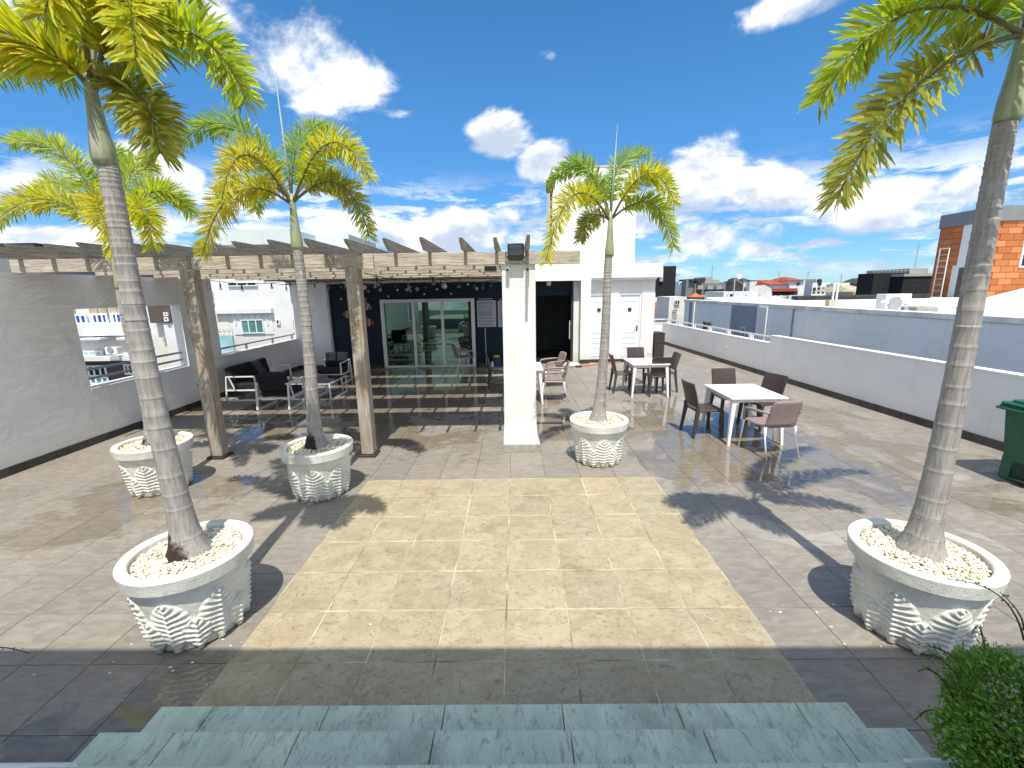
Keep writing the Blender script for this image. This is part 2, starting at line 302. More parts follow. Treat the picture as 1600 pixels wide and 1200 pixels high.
# ------------------------------------------------------------------ mesh helpers
class MB:
    def __init__(s): s.bm = bmesh.new()
    def box(s, a, b, bev=0.0, rot=None, piv=None):
        """box between two corners, edges bevelled"""
        a, b = Vector(a), Vector(b); c = (a+b)/2; d = b-a
        r = bmesh.ops.create_cube(s.bm, size=1); vs_ = r['verts']
        M = Matrix.Translation(c) @ Matrix.Diagonal((abs(d.x), abs(d.y), abs(d.z), 1))
        bmesh.ops.transform(s.bm, matrix=M, verts=vs_)
        if bev:
            es = list({e for v in vs_ for e in v.link_edges})
            q = bmesh.ops.bevel(s.bm, geom=es, offset=bev, segments=1, affect='EDGES', clamp_overlap=True); vs_ = list({v for f in q['faces'] for v in f.verts} | {v for v in vs_ if v.is_valid})
        if rot is not None:
            piv = Vector(piv) if piv is not None else c
            bmesh.ops.transform(s.bm, matrix=Matrix.Translation(piv) @ rot.to_4x4() @ Matrix.Translation(-piv), verts=vs_)
        return s
    def tube(s, pts, r, seg=8, cap=True, sq=False):
        pts = [Vector(p) for p in pts]; n = len(pts)
        rr = r if isinstance(r, (list, tuple)) else [r]*n
        rings = []; prev = None
        if sq: seg = 4
        for i, p in enumerate(pts):
            T = (pts[min(i+1, n-1)]-pts[max(i-1, 0)]).normalized()
            if prev is None:
                ref = Vector((0, 0, 1)) if abs(T.z) < .9 else Vector((0, 1, 0))
                u = T.cross(ref).normalized()
            else: u = (prev - T*prev.dot(T)).normalized()
            prev = u; v = T.cross(u)
            off = math.pi/4 if sq else 0; k = math.sqrt(2) if sq else 1
            rings.append([s.bm.verts.new(p+(u*math.cos(2*math.pi*j/seg+off)+v*math.sin(2*math.pi*j/seg+off))*rr[i]*k) for j in range(seg)])
        for a, b in zip(rings, rings[1:]):
            for j in range(seg): s.bm.faces.new((a[j], a[(j+1) % seg], b[(j+1) % seg], b[j]))
        if cap: s.bm.faces.new(rings[0][::-1]); s.bm.faces.new(rings[-1])
        return s
    def lathe(s, prof, c=(0, 0), seg=32, close=False):
        rings = []
        for (r, z) in prof: rings.append([s.bm.verts.new((c[0]+r*math.cos(2*math.pi*j/seg), c[1]+r*math.sin(2*math.pi*j/seg), z)) for j in range(seg)])
        for a, b in zip(rings, rings[1:]):
            for j in range(seg): s.bm.faces.new((a[j], a[(j+1) % seg], b[(j+1) % seg], b[j]))
        s.bm.faces.new(rings[0][::-1]); s.bm.faces.new(rings[-1])
        return s
    def prism(s, poly, axis, a, b):
        """extrude a 2D outline along an axis (0=x,1=y,2=z) from a to b"""
        def P(u, v, w): return (w, u, v) if axis == 0 else (u, w, v) if axis == 1 else (u, v, w)
        A = [s.bm.verts.new(P(u, v, a)) for u, v in poly]; B = [s.bm.verts.new(P(u, v, b)) for u, v in poly]
        n = len(poly)
        for i in range(n): s.bm.faces.new((A[i], A[(i+1) % n], B[(i+1) % n], B[i]))
        s.bm.faces.new(A[::-1]); s.bm.faces.new(B)
        return s
    def ball(s, c, r, sub=2, sc=(1, 1, 1)):
        q = bmesh.ops.create_icosphere(s.bm, subdivisions=sub, radius=r)
        bmesh.ops.transform(s.bm, matrix=Matrix.Translation(Vector(c)) @ Matrix.Diagonal((*sc, 1)), verts=q['verts']); return s
    def quad(s, *p):
        s.bm.faces.new([s.bm.verts.new(Vector(x)) for x in p]); return s
    def mesh(s, name, mat, smooth=False, norm=True):
        if norm: bmesh.ops.recalc_face_normals(s.bm, faces=s.bm.faces[:])
        me = bpy.data.meshes.new(name); s.bm.to_mesh(me); s.bm.free()
        me.materials.append(MATS[mat])
        if smooth:
            for p in me.polygons: p.use_smooth = True
        return me
    def build(s, name, mat, parent=None, smooth=False, norm=True):
        if parent is not None:
            w = parent.matrix_basis.translation + (parent.parent.matrix_basis.translation if parent.parent else Vector())
            if w.length > 1e-6: bmesh.ops.translate(s.bm, vec=-w, verts=s.bm.verts)
        return link(name, s.mesh(name, mat, smooth, norm), parent)
def link(name, me, parent=None):
    o = bpy.data.objects.new(name, me); COL.objects.link(o)
    if parent is not None: o.parent = parent
    return o
def tag(o, label=None, cat=None, group=None, kind=None):
    for k, v in (('label', label), ('category', cat), ('group', group), ('kind', kind)):
        if v: o[k] = v
    return o
def thing(name, label, cat, loc=(0, 0, 0), rz=0.0, group=None):
    o = bpy.data.objects.new(name, None); COL.objects.link(o); o.location = loc; o.rotation_euler.z = rz; o.empty_display_size = .1
    return tag(o, label, cat, group)
def copy_tree(o, parent=None):
    c = o.copy(); COL.objects.link(c)
    if parent is not None: c.parent = parent
    for ch in [x for x in ALLKIDS(o)]: copy_tree(ch, c)
    return c
def ALLKIDS(o): return list(o.children)
RZ = lambda a: Matrix.Rotation(a, 3, 'Z')
RX = lambda a: Matrix.Rotation(a, 3, 'X')
RY = lambda a: Matrix.Rotation(a, 3, 'Y')
def smooth_angle(o, deg=40):
    for p in o.data.polygons: p.use_smooth = True
    try: o.data.set_sharp_from_angle(angle=rad(deg))
    except Exception: pass
    return o

# ================================================================== SETTING
GROUND_Z = -24
tag(MB().quad((-1500, -600, GROUND_Z), (1500, -600, GROUND_Z), (1500, 3000, GROUND_Z), (-1500, 3000, GROUND_Z)).build('ground', 'street'), kind='structure')
# hills far behind the town
hb = MB(); random.seed(3); N = 60; top = []
for i in range(N+1):
    x = -1400+2800*i/N
    top.append((x, 26+14*math.sin(i*.55)+9*math.sin(i*1.3+1)+random.uniform(-2, 2)))
for i in range(N):
    (x0, h0), (x1, h1) = top[i], top[i+1]
    hb.quad((x0, 1500, GROUND_Z), (x1, 1500, GROUND_Z), (x1, 1750, GROUND_Z+h1+8), (x0, 1750, GROUND_Z+h0+8))
tag(hb.build('hills', 'dark_green_hill'), kind='structure')

def right_wall_x(Y): return 6.85-.0494*(Y-7.0)
TX, TY = .4525, .4665; GX0, GY0 = -1.91, 5.185     # tile grid
slab = MB().box((-7.05, -4, -.4), (7.6, 19.2, -.006))
floor = tag(slab.build('terrace_floor', 'grout'), kind='structure')
pg = MB().box((GX0-.006, GY0-8*TY, -.03), (GX0+8*TX+.006, GY0+.006, -.0005)).build('patch_grout', 'cream_grout', floor)
def tile_mesh(mb, x0, y0, x1, y1, z=0.0, th=.008, ch=.0025):
    lo = [(x0, y0), (x1, y0), (x1, y1), (x0, y1)]; hi = [(x0+ch, y0+ch), (x1-ch, y0+ch), (x1-ch, y1-ch), (x0+ch, y1-ch)]
    A = [mb.bm.verts.new((x, y, z-th)) for x, y in lo]; B = [mb.bm.verts.new((x, y, z-ch*.8)) for x, y in lo]; C_ = [mb.bm.verts.new((x, y, z)) for x, y in hi]
    for i in range(4):
        j = (i+1) % 4
        mb.bm.faces.new((A[i], A[j], B[j], B[i])); mb.bm.faces.new((B[i], B[j], C_[j], C_[i]))
    mb.bm.faces.new(C_)
random.seed(11)
grey = []; JG = .0022
for i in range(-11, 20):
    for k in range(-30, 10):
        x0, x1 = GX0+i*TX, GX0+(i+1)*TX; y1 = GY0-k*TY; y0 = y1-TY
        if 0 <= i < 8 and 0 <= k < 8: continue
        cx, cy = (x0+x1)/2, (y0+y1)/2
        wx = right_wall_x(cy)
        x0 = max(x0, -6.9); x1 = min(x1, wx+.03)
        if x1-x0 < .03 or cy < .9 or cy > 18.9: continue
        if cy > 13.95 and cx < 4.4: continue
        grey.append((math.hypot(cx, cy-.4), x0, y0, x1, y1))
grey.sort()
tm = MB(); tile_mesh(tm, -TX/2+JG, -TY/2+JG, TX/2-JG, TY/2-JG); std_tile = tm.mesh('floor_tile', 'floor_tile')
for q, (d, x0, y0, x1, y1) in enumerate(grey[:300]):
    if abs(x1-x0-TX) < 1e-4: me = std_tile
    else:
        t2 = MB(); w2 = (x1-x0)/2; tile_mesh(t2, -w2+JG, -TY/2+JG, w2-JG, TY/2-JG); me = t2.mesh('floor_tile', 'floor_tile')
    o = link('floor_tile', me, floor); o.location = ((x0+x1)/2, (y0+y1)/2, random.uniform(-.0006, .0006)); o.rotation_euler = (random.uniform(-.0012, .0012), random.uniform(-.0012, .0012), 0)
sb = MB()
for (d, x0, y0, x1, y1) in grey[300:]: tile_mesh(sb, x0+JG, y0+JG, x1-JG, y1-JG, random.uniform(-.0006, .0006))
tag(sb.build('floor_tiles', 'floor_tile_island', floor), kind='stuff')
tm = MB(); tile_mesh(tm, -TX/2+.0052, -TY/2+.0052, TX/2-.0052, TY/2-.0052, ch=.004); sand_tile = tm.mesh('sandstone_tile', 'sandstone')
for i in range(8):
    for k in range(8):
        o = link('sandstone_tile', sand_tile, floor)
        o.location = (GX0+(i+.5)*TX+random.uniform(-.0015, .0015), GY0-(k+.5)*TY+random.uniform(-.0015, .0015), .003+random.uniform(-.001, .001)); o.rotation_euler = (random.uniform(-.003, .003), random.uniform(-.003, .003), random.uniform(-.003, .003))

# steps up to the raised deck the camera stands on
steps = tag(MB().box((-1.93, -.5, 0), (1.72, 1.92, .135)).box((-1.98, -.5, .1352), (1.77, 1.645, .295)).box((-2.0, -1.0, .2952), (1.8, 1.385, .455)).box((-2.0, -1.0, .4552), (1.8, 1.1, .62)).build('steps', 'concrete'), kind='structure')
def step_row(y1, z, xs):
    for a, b in zip(xs, xs[1:]):
        w = b-a; t2 = MB().box((-w/2+.0025, -.36, -.022), (w/2-.0025, 0, 0), .003)
        o = link('step_tile', t2.mesh('step_tile', 'green_stone'), steps); o.location = ((a+b)/2, y1, z); o.rotation_euler.x = random.uniform(-.002, .002)
step_row(1.945, .16, [-1.965, -1.67, -1.04, -.41, .22, .83, 1.47, 1.75])
step_row(1.672, .32, [-2.015, -1.65, -1.05, -.41, .23, .85, 1.47, 1.80])
step_row(1.40, .48, [-2.015, -1.36, -.7, -.05, .6, 1.2, 1.80])
step_row(1.12, .64, [-2.015, -1.36, -.7, -.05, .6, 1.2, 1.80])
# raised deck and canopy behind / above the camera (its edge throws the straight shadow over the steps)
tag(MB().box((-6, -6, .0), (6, -1.003, .617)).build('raised_deck', 'concrete'), kind='structure')
cb = thing('canopy', 'white flat canopy roof above the stone steps', 'canopy', (0, -.5, 0))
cb_slab = MB().prism([(-7.5, .385), (7.5, .30), (7.5, -.75), (-7.5, -.75)], 2, 4.0, 4.22).build('slab', 'bright_plaster', cb)
for px in (-6.6, 6.6): MB().box((px-.12, -.70, .6), (px+.12, -.46, 4.0), .01).build('post', 'bright_plaster', cb)

# ------------------------------------------------------------------ boundary walls
def skirting(parent, p0, p1, n_out, h=.12, th=.016, step=TX, z0=0.0):
    p0, p1 = Vector(p0), Vector(p1); L = (p1-p0).length; k = max(1, round(L/step)); d = (p1-p0)/L; w = L/k
    b = MB().box((-w/2+.0015, 0, 0), (w/2-.0015, th, h), .003); me = b.mesh('skirting_tile', 'skirting')
    ang = math.atan2(d.y, d.x); flip = Vector((-d.y, d.x)).dot(Vector(n_out[:2])) < 0
    base = parent.matrix_basis.translation
    for i in range(k):
        c = p0 + d*(w*(i+.5)); o = link('skirting_tile', me, parent); o.location = Vector((c.x, c.y, z0))-base; o.rotation_euler.z = ang+(math.pi if flip else 0)
WX = -6.9
lw = thing('perimeter_wall', 'tall grey-white plaster wall with a square opening, under the left end of the pergola', 'wall', (WX, 6, 0))
MB().box((WX-.18, -4, 0), (WX, 6.85, 2.7)).box((WX-.18, 9.04, .0), (WX, 10.1, 2.7)).box((WX-.18, 6.85, 0), (WX, 9.04, .86)).box((WX-.18, 6.85, 2.17), (WX, 9.04, 2.7)).build('wall', 'white_plaster', lw)
MB().box((WX-.30, 6.852, .862), (WX+.005, 9.038, .90), .004).build('sill', 'bright_plaster', lw)
skirting(lw, (WX, -1), (WX, 10.1), (1, 0))
for z in (1.02, 1.17):
    MB().box((WX-.16, 6.852, z), (WX-.11, 9.038, z+.035), .004).build('rail', 'grey_steel', lw)
MB().box((WX-.155, 7.9, .9), (WX-.115, 7.94, 1.17)).build('rail_post', 'grey_steel', lw)
lp = thing('parapet_wall', 'low white parapet with a thin steel handrail behind the black sofa', 'wall', (WX, 12, 0))
MB().box((WX-.18, 10.102, 0), (WX, 13.7, .93)).build('wall', 'white_plaster', lp)
MB().box((WX-.20, 10.102, .931), (WX+.012, 13.7, .965), .004).build('cap', 'bright_plaster', lp)
skirting(lp, (WX, 10.1), (WX, 13.69), (1, 0))
MB().box((WX-.12, 10.103, 1.09), (WX-.07, 13.69, 1.125), .004).build('rail', 'grey_steel', lp)
for y in (11.2, 12.45, 13.55): MB().box((WX-.115, y, .965), (WX-.075, y+.04, 1.09)).build('rail_post', 'grey_steel', lp)

rw = thing('parapet_wall', 'long white parapet wall along the right edge of the terrace, dark skirting at its foot', 'wall', (6.6, 10, 0))
def rq(Y, off): return (right_wall_x(Y)+off, Y)
def rbox(mb, y0, y1, o0, o1, z0, z1):
    (a, b), (c, d), (e, f), (g, h) = rq(y0, o0), rq(y0, o1), rq(y1, o1), rq(y1, o0)
    mb.prism([(a, b), (c, d), (e, f), (g, h)], 2, z0, z1); return mb
YS = 11.4
w_ = rbox(MB(), -1, YS, 0, .16, 0, 1.06); rbox(w_, YS, 18.7, 0, .16, 0, .86); w_.build('wall', 'white_plaster', rw)
c_ = rbox(MB(), -1, YS, -.015, .18, 1.061, 1.10); rbox(c_, YS+.001, 18.7, -.015, .18, .861, .895); c_.build('cap', 'bright_plaster', rw)
rbox(MB(), YS+.02, 18.72, .05, .10, 1.02, 1.06).build('rail', 'white_metal', rw)
for y in (12.35, 13.55, 14.75, 15.95, 17.15, 18.3): rbox(MB(), y, y+.12, .03, .12, .896, 1.02).build('rail_post', 'white_metal', rw)
skirting(rw, (*rq(-1, 0),), (*rq(18.7, 0),), (-1, 0), h=.13)
ew = thing('parapet_wall', 'short white parapet closing the far right corner beside the building', 'wall', (5.4, 18.8, 0))
MB().box((4.3, 18.75, 0), (6.5, 18.9, .86)).build('wall', 'white_plaster', ew); MB().box((4.3, 18.73, .861), (6.5, 18.92, .895), .004).build('cap', 'bright_plaster', ew)
MB().box((4.3, 18.80, 1.02), (6.45, 18.85, 1.06)).build('rail', 'white_metal', ew)
for x in (4.6, 5.6): MB().box((x, 18.79, .896), (x+.1, 18.86, 1.02)).build('rail_post', 'white_metal', ew)
skirting(ew, (4.5, 18.75), (6.27, 18.75), (0, -1))

# ------------------------------------------------------------------ terrace building
bd = thing('terrace_building', 'low white flat-roofed terrace building with a navy wall, dark entry and two white doors', 'building', (0, 14, 0))
FY = 13.7
MB().box((WX-.02, FY-.06, 0), (-5.80, FY+.2, 2.62)).build('side_wall', 'white_plaster', bd)
MB().box((-5.799, FY-.09, 0), (-5.74, FY+.0, 2.62)).build('corner_trim', 'grey_trim', bd)
DX0, DX1, DZ = -4.19, -1.27, 2.13
MB().box((-5.738, FY, 0), (DX0, FY+.18, 2.6)).box((DX1, FY, 0), (.30, FY+.18, 2.6)).box((DX0, FY, DZ), (DX1, FY+.18, 2.6)).build('navy_wall', 'navy_plaster', bd)
MB().box((-7.2, 13.36, 2.621), (.62, 19, 2.95)).build('roof_slab', 'white_plaster', bd)
MB().box((.0, 14.25, 2.62), (4.5, 19, 3.06)).build('roof', 'white_plaster', bd)
# interior behind the glass
MB().box((-6.8, 17.6, 0), (4.4, 17.75, 2.6)).box((-6.88, 13.9, 0), (-6.8, 17.6, 2.6)).box((.05, 14.6, 0), (.2, 17.6, 2.6)).build('inner_wall', 'interior', bd)
MB().box((-6.8, 13.7, -.3), (4.4, 17.7, -.002)).build('inner_floor', 'interior_floor', bd)
MB().box((-3.0, 15.2, 2.2), (-2.9, 17.6, 2.6)).box((-4.9, 17.55, .9), (-3.6, 17.59, 1.7)).build('inner_panel', 'teal_pane', bd)
# entry recess
EY = 13.92
MB().box((.301, EY, 2.61), (2.37, EY+.33, 3.2), .004).build('entry_fascia', 'bright_plaster', bd)
MB().box((2.05, EY+.002, 0), (2.362, EY+.33, 2.609)).box((1.87, EY+.331, 0), (2.36, 15.2, 2.609)).build('entry_column', 'bright_plaster', bd)
MB().box((.302, 14.55, 2.16), (1.868, 14.7, 2.61)).build('entry_lintel', 'navy_plaster', bd)
MB().box((.202, 14.56, 0), (.42, 14.7, 2.16)).build('entry_jamb', 'navy_plaster', bd)
ed = MB().box((1.80, 14.3, .03), (1.85, 15.15, 2.14)).build('entry_door', 'green_glass', bd)
MB().tube([(1.765, 14.38, .75), (1.765, 14.38, 1.35)], .014).tube([(1.80, 14.38, .85), (1.765, 14.38, .85)], .009).tube([(1.80, 14.38, 1.25), (1.765, 14.38, 1.25)], .009).build('handle', 'white_metal', ed)
MB().box((1.795, 14.27, 0), (1.86, 14.299, 2.158)).build('entry_frame', 'dark_metal', bd)
skirting(bd, (2.05, EY), (2.362, EY), (0, -1), .13)
# toilet wing
TY0 = 14.45
MB().box((2.363, 14.2, 2.68), (4.66, 14.52, 3.10), .004).build('wing_fascia', 'bright_plaster', bd)
MB().box((2.37, TY0, 2.2), (4.52, TY0+.15, 2.679)).box((3.09, TY0-.05, 0), (3.36, TY0+.15, 2.199)).box((4.10, TY0-.05, 0), (4.52, TY0+.15, 2.199)).box((4.38, TY0+.151, 0), (4.52, 19, 2.679)).build('wing_wall', 'bright_plaster', bd)
MB().box((2.371, TY0-.001, 2.16), (4.519, TY0+.0, 2.20)).build('lintel_line', 'grey_trim', bd)
for (a, b) in ((2.37, 3.088), (3.362, 4.098)):
    dr = MB().box((a+.05, TY0+.03, .03), (b-.05, TY0+.07, 2.14), .003).build('toilet_door', 'door_white', bd)
    fr = MB().box((a+.002, TY0+.0, .0), (a+.05, TY0+.08, 2.198)).box((b-.05, TY0, 0), (b-.002, TY0+.08, 2.198)).box((a+.05, TY0, 2.141), (b-.05, TY0+.08, 2.198)).build('door_frame', 'white_metal', dr)
    cxm = (a+b)/2
    pm = MB()
    for (z0, z1) in ((.15, .45), (.58, .78), (.92, 1.95)):
        x0, x1 = a+.15, b-.15
        pm.box((x0, TY0+.022, z0), (x1, TY0+.0295, z0+.018)).box((x0, TY0+.022, z1-.018), (x1, TY0+.0295, z1)).box((x0, TY0+.022, z0+.018), (x0+.018, TY0+.0295, z1-.018)).box((x1-.018, TY0+.022, z0+.018), (x1, TY0+.0295, z1-.018))
    pm.build('door_moulding', 'door_white', dr)
    MB().box((b-.13, TY0+.018, .98), (b-.09, TY0+.0295, 1.16)).tube([(b-.11, TY0+.0, 1.08), (b-.11, TY0-.02, 1.08), (b-.20, TY0-.02, 1.08)], .009).build('handle', 'dark_metal', dr)
    MB().box((cxm-.055, TY0+.012, 1.62), (cxm+.055, TY0+.0295, 1.73), .003).build('door_sign', 'dark_metal', dr)
skirting(bd, (2.365, TY0-.05), (4.52, TY0-.05), (0, -1), .06)
skirting(bd, (-5.73, FY), (DX0-.06, FY), (0, -1), .11); skirting(bd, (DX1+.06, FY), (.3, FY), (0, -1), .11); skirting(bd, (WX, FY-.06), (-5.8, FY-.06), (0, -1), .12)
# sliding glass door
sd = MB().box((DX0+.002, FY-.04, 0.0), (DX0+.11, FY+.1, DZ), .004).box((DX1-.11, FY-.04, 0), (DX1-.002, FY+.1, DZ), .004).box((DX0+.11, FY-.04, DZ-.10), (DX1-.11, FY+.1, DZ-.002), .004).box((DX0+.11, FY-.04, 0), (DX1-.11, FY+.1, .06), .004).build('sliding_door', 'white_metal', bd)
pw = (DX1-DX0-.22)/3
for i in range(3):
    x0 = DX0+.11+i*pw
    MB().box((x0+.03, FY+.02+.012*(i % 2), .06), (x0+pw-.03, FY+.028+.012*(i % 2), DZ-.101)).build('pane', 'green_glass', sd)
    if i: MB().box((x0-.04, FY-.02, .061), (x0+.04, FY+.06, DZ-.101), .004).build('stile', 'white_metal', sd)
# tower
tw = thing('stair_tower', 'plain white stair tower rising above the flat roof behind the palm', 'tower', (2.75, 16.5, 3.0))
MB().box((1.33, 16.0, 2.96), (4.22, 19, 6.38), .004).build('wall', 'bright_plaster', tw); MB().box((1.31, 15.98, 6.381), (4.24, 19.02, 6.43)).build('coping', 'grey_trim', tw)
MB().box((1.12, 15.9, 5.62), (1.33, 16.2, 5.98), .01).build('spout_box', 'rust', tw); MB().tube([(1.28, 16.05, 3.0), (1.28, 16.05, 5.63)], .03).build('drain_pipe', 'rust', tw)

# pillar
pl = thing('pillar', 'square white plaster pillar with a grey foot holding up the pergola beam', 'pillar', (.05, 6.37, 0))
pm = MB(); prof = [(.12, .265, .25), (.25, .248, .238), (.45, .236, .23), (.8, .231, .23), (2.69, .229, .229)]
rings = []
for (z, hx, hy) in prof: rings.append([pm.bm.verts.new((.05+sx*hx+(.02 if z < .2 else 0), 6.37+sy*hy, z)) for sx, sy in ((-1, -1), (1, -1), (1, 1), (-1, 1))])
for a, b in zip(rings, rings[1:]):
    for j in range(4): pm.bm.faces.new((a[j], a[(j+1) % 4], b[(j+1) % 4], b[j]))
pm.bm.faces.new(rings[-1]); pm.build('shaft', 'bright_plaster', pl)
MB().box((-.215, 6.105, 0), (.345, 6.635, .118), .004).build('foot', 'concrete', pl)

# ------------------------------------------------------------------ pergola
pe = thing('pergola', 'weathered grey timber pergola with pointed rafter tails over the seating area', 'pergola', (-3, 9.5, 0))
beamY = [6.10, 7.32, 8.50, 9.70, 10.95, 12.20, 13.30]
ZB0, ZB1 = 2.69, 2.862
for i, y in enumerate(beamY):
    x1 = .88 if i == 0 else (.28 if y < 13.2 else .25)
    bm_ = MB().box((-6.88, y, ZB0), (x1, y+.055, ZB1), .004); bm_.build('beam', 'wood_x' if y < 13.2 else 'copper', pe)
# flat shade boards between the beams
random.seed(5)
for y in beamY[:-1]:
    nxt = beamY[beamY.index(y)+1]; cover = nxt-y-.055-(.37 if y < 10 else .0); nb_ = round(cover/.18)
    for q in range(nb_):
        yy = y+.058+q*(cover/nb_)
        MB().box((-6.86, yy, 2.80+random.uniform(-.004, .004)), (.20, yy+cover/nb_-.005, 2.822), .003).build('shade_board', 'wood_panel', pe)
rx = [-6.70, -6.25, -5.79, -5.35, -4.86, -4.42, -3.88, -3.43, -3.0, -2.54, -2.06, -1.60, -1.14, -.66, -.24, .17]
for i, x in enumerate(rx):
    y0 = 5.56+random.uniform(-.04, .04)
    zt = 3.0+random.uniform(-.012, .012)
    poly = [(y0, zt), (y0+.02, zt-.035), (y0+.20, 2.866), (13.355, 2.866), (13.355, zt-.02)]
    r_ = MB().prism(poly, 0, x-.021, x+.021).box((x-.02, 6.072, 2.70), (x+.02, 6.099, 2.8655)).build('rafter', 'wood_y', pe)  # box on the beam face stands in for the slot of rafter shade
for (x, hw) in ((-4.42, .088), (-2.19, .088)):
    p_ = MB().box((x-hw, 6.0, .035), (x+hw, 6.0+2*hw, 2.689), .012).build('post', 'wood_z', pe)
    MB().box((x-hw-.035, 5.965, 0), (x+hw+.035, 6.0+2*hw+.035, .034), .004).build('base_plate', 'brown_slat', p_)
MB().box((-2.42, 6.06, 2.66), (-1.9, 6.098, 2.855), .004).build('splice_board', 'wood_x', pe)

# ================================================================== PLANTERS, PALMS
def pot_profile(R, h):
    rb = R*.70
    return rb, h
def leaf_relief(W, H, R, h, z0, ribs, rot_t=0.0):
    """one raised leaf on the planter wall, built at angle 0 (towards -Y)"""
    rb = R*.70; rt = R*.90; hb = h*.83
    mb = MB(); nS, nT = ribs*6, 18; grid = []
    for i in range(nS+1):
        s = i/nS; row = []
        wid = max(W*(.17-.05*s), W*max(0.0, math.sin(math.pi*min(1, s**1.5)))**.62) if s < .985 else W*.10*(1-s)/.015
        wid = max(wid, .004)
        for j in range(nT+1):
            t = -1+2*j/nT; a = abs(t)
            u = t*wid; u0 = u; z = z0+s*H - a*a*wid*.10
            z = max(z, .004)
            rr = rb+(rt-rb)*z/hb
            edge = (1-a**6)*min(1, s/.04)
            rib = (.5+.5*math.sin(2*math.pi*(s*ribs-a*(.2+1.9*s*s)))) if s > .16 else .4
            off = -.004 + edge*(.012+.015*rib*(1-.15*a)) + .020*math.exp(-(u0/(.017*(1.25-s)))**2)*(1-.5*s)
            off = off if s < .985 else -.004
            th = u/rr; rr += off
            row.append(mb.bm.verts.new((rr*math.sin(th), -rr*math.cos(th), z)))
        grid.append(row)
    for i in range(nS):
        for j in range(nT): mb.bm.faces.new((grid[i][j], grid[i][j+1], grid[i+1][j+1], grid[i+1][j]))
    return mb.mesh('leaf_relief', 'planter_concrete', True)
POT_CACHE = {}
def planter(x, y, R, h, rot, label):
    root = thing('planter', label, 'planter', (x, y, 0), 0, 'round concrete planters with leaf reliefs')
    key = (R, h)
    if key not in POT_CACHE:
        rb, rt, hb = R*.70, R*.90, h*.83
        bodyp = [(rb-.02, .0), (rb, .012), (rt, hb), (rt-.03, hb+.02)]
        body = MB().lathe(bodyp, seg=56).mesh('body', 'planter_concrete', True)
        rimp = [(rt-.04, hb-.001), (R-.008, hb), (R, hb+.006), (R+.010, h-.010), (R+.006, h-.002), (R-.004, h), (R-.052, h), (R-.060, h-.008), (R-.066, h-.07)]
        rim = MB().lathe(rimp, seg=64).mesh('rim', 'planter_concrete', True)
        body.set_sharp_from_angle(angle=rad(40)); rim.set_sharp_from_angle(angle=rad(28))
        tall = leaf_relief(R*.335, h*.68, R, h, h*.01, 11); short = leaf_relief(R*.26, h*.42, R, h, h*.005, 7)
        POT_CACHE[key] = (body, rim, tall, short)
    body, rim, tall, short = POT_CACHE[key]
    link('body', body, root); link('rim', rim, root)
    n = 7
    for i in range(n):
        o = link('leaf_relief', tall, root); o.rotation_euler.z = rot+2*math.pi*i/n
        o = link('leaf_relief', short, root); o.rotation_euler.z = rot+2*math.pi*(i+.5)/n; o.scale = (1.012, 1.012, 1)
    return root
def gravel(x, y, R, z, n, seed, label, moss=0.0, hole=.1):
    random.seed(seed); mb = MB()
    ico = bmesh.new(); bmesh.ops.create_icosphere(ico, subdivisions=1, radius=1)
    V = [v.co.copy() for v in ico.verts]; Fc = [[v.index for v in f.verts] for f in ico.faces]; ico.free()
    verts, faces = [], []
    for i in range(n):
        r = R*math.sqrt(random.random()); a = random.uniform(0, 6.283)
        if r < hole*.8: continue
        s = random.uniform(.006, .0125); M = Matrix.Rotation(random.uniform(0, 6.3), 3, 'Z') @ Matrix.Rotation(random.uniform(-.6, .6), 3, 'X') @ Matrix.Diagonal((s*random.uniform(1, 1.7), s, s*random.uniform(.55, .8)))
        c = Vector((x+r*math.cos(a), y+r*math.sin(a), z+random.uniform(-.006, .014)+.02*(1-r/R)))
        b = len(verts); verts += [c+M@v for v in V]; faces += [[b+k for k in f] for f in Fc]
    me = bpy.data.meshes.new('gravel'); me.from_pydata(verts, [], faces); me.materials.append(MATS['gravel'])
    for p in me.polygons: p.use_smooth = True
    o = link('gravel', me); tag(o, label, 'gravel', None, 'stuff')
    s_ = MB().lathe([(R+.005, z-.06), (R+.005, z-.004)], (x, y), 40).build('soil', 'moss' if moss else 'gravel_bed', None)
    s_.parent = o
    return o
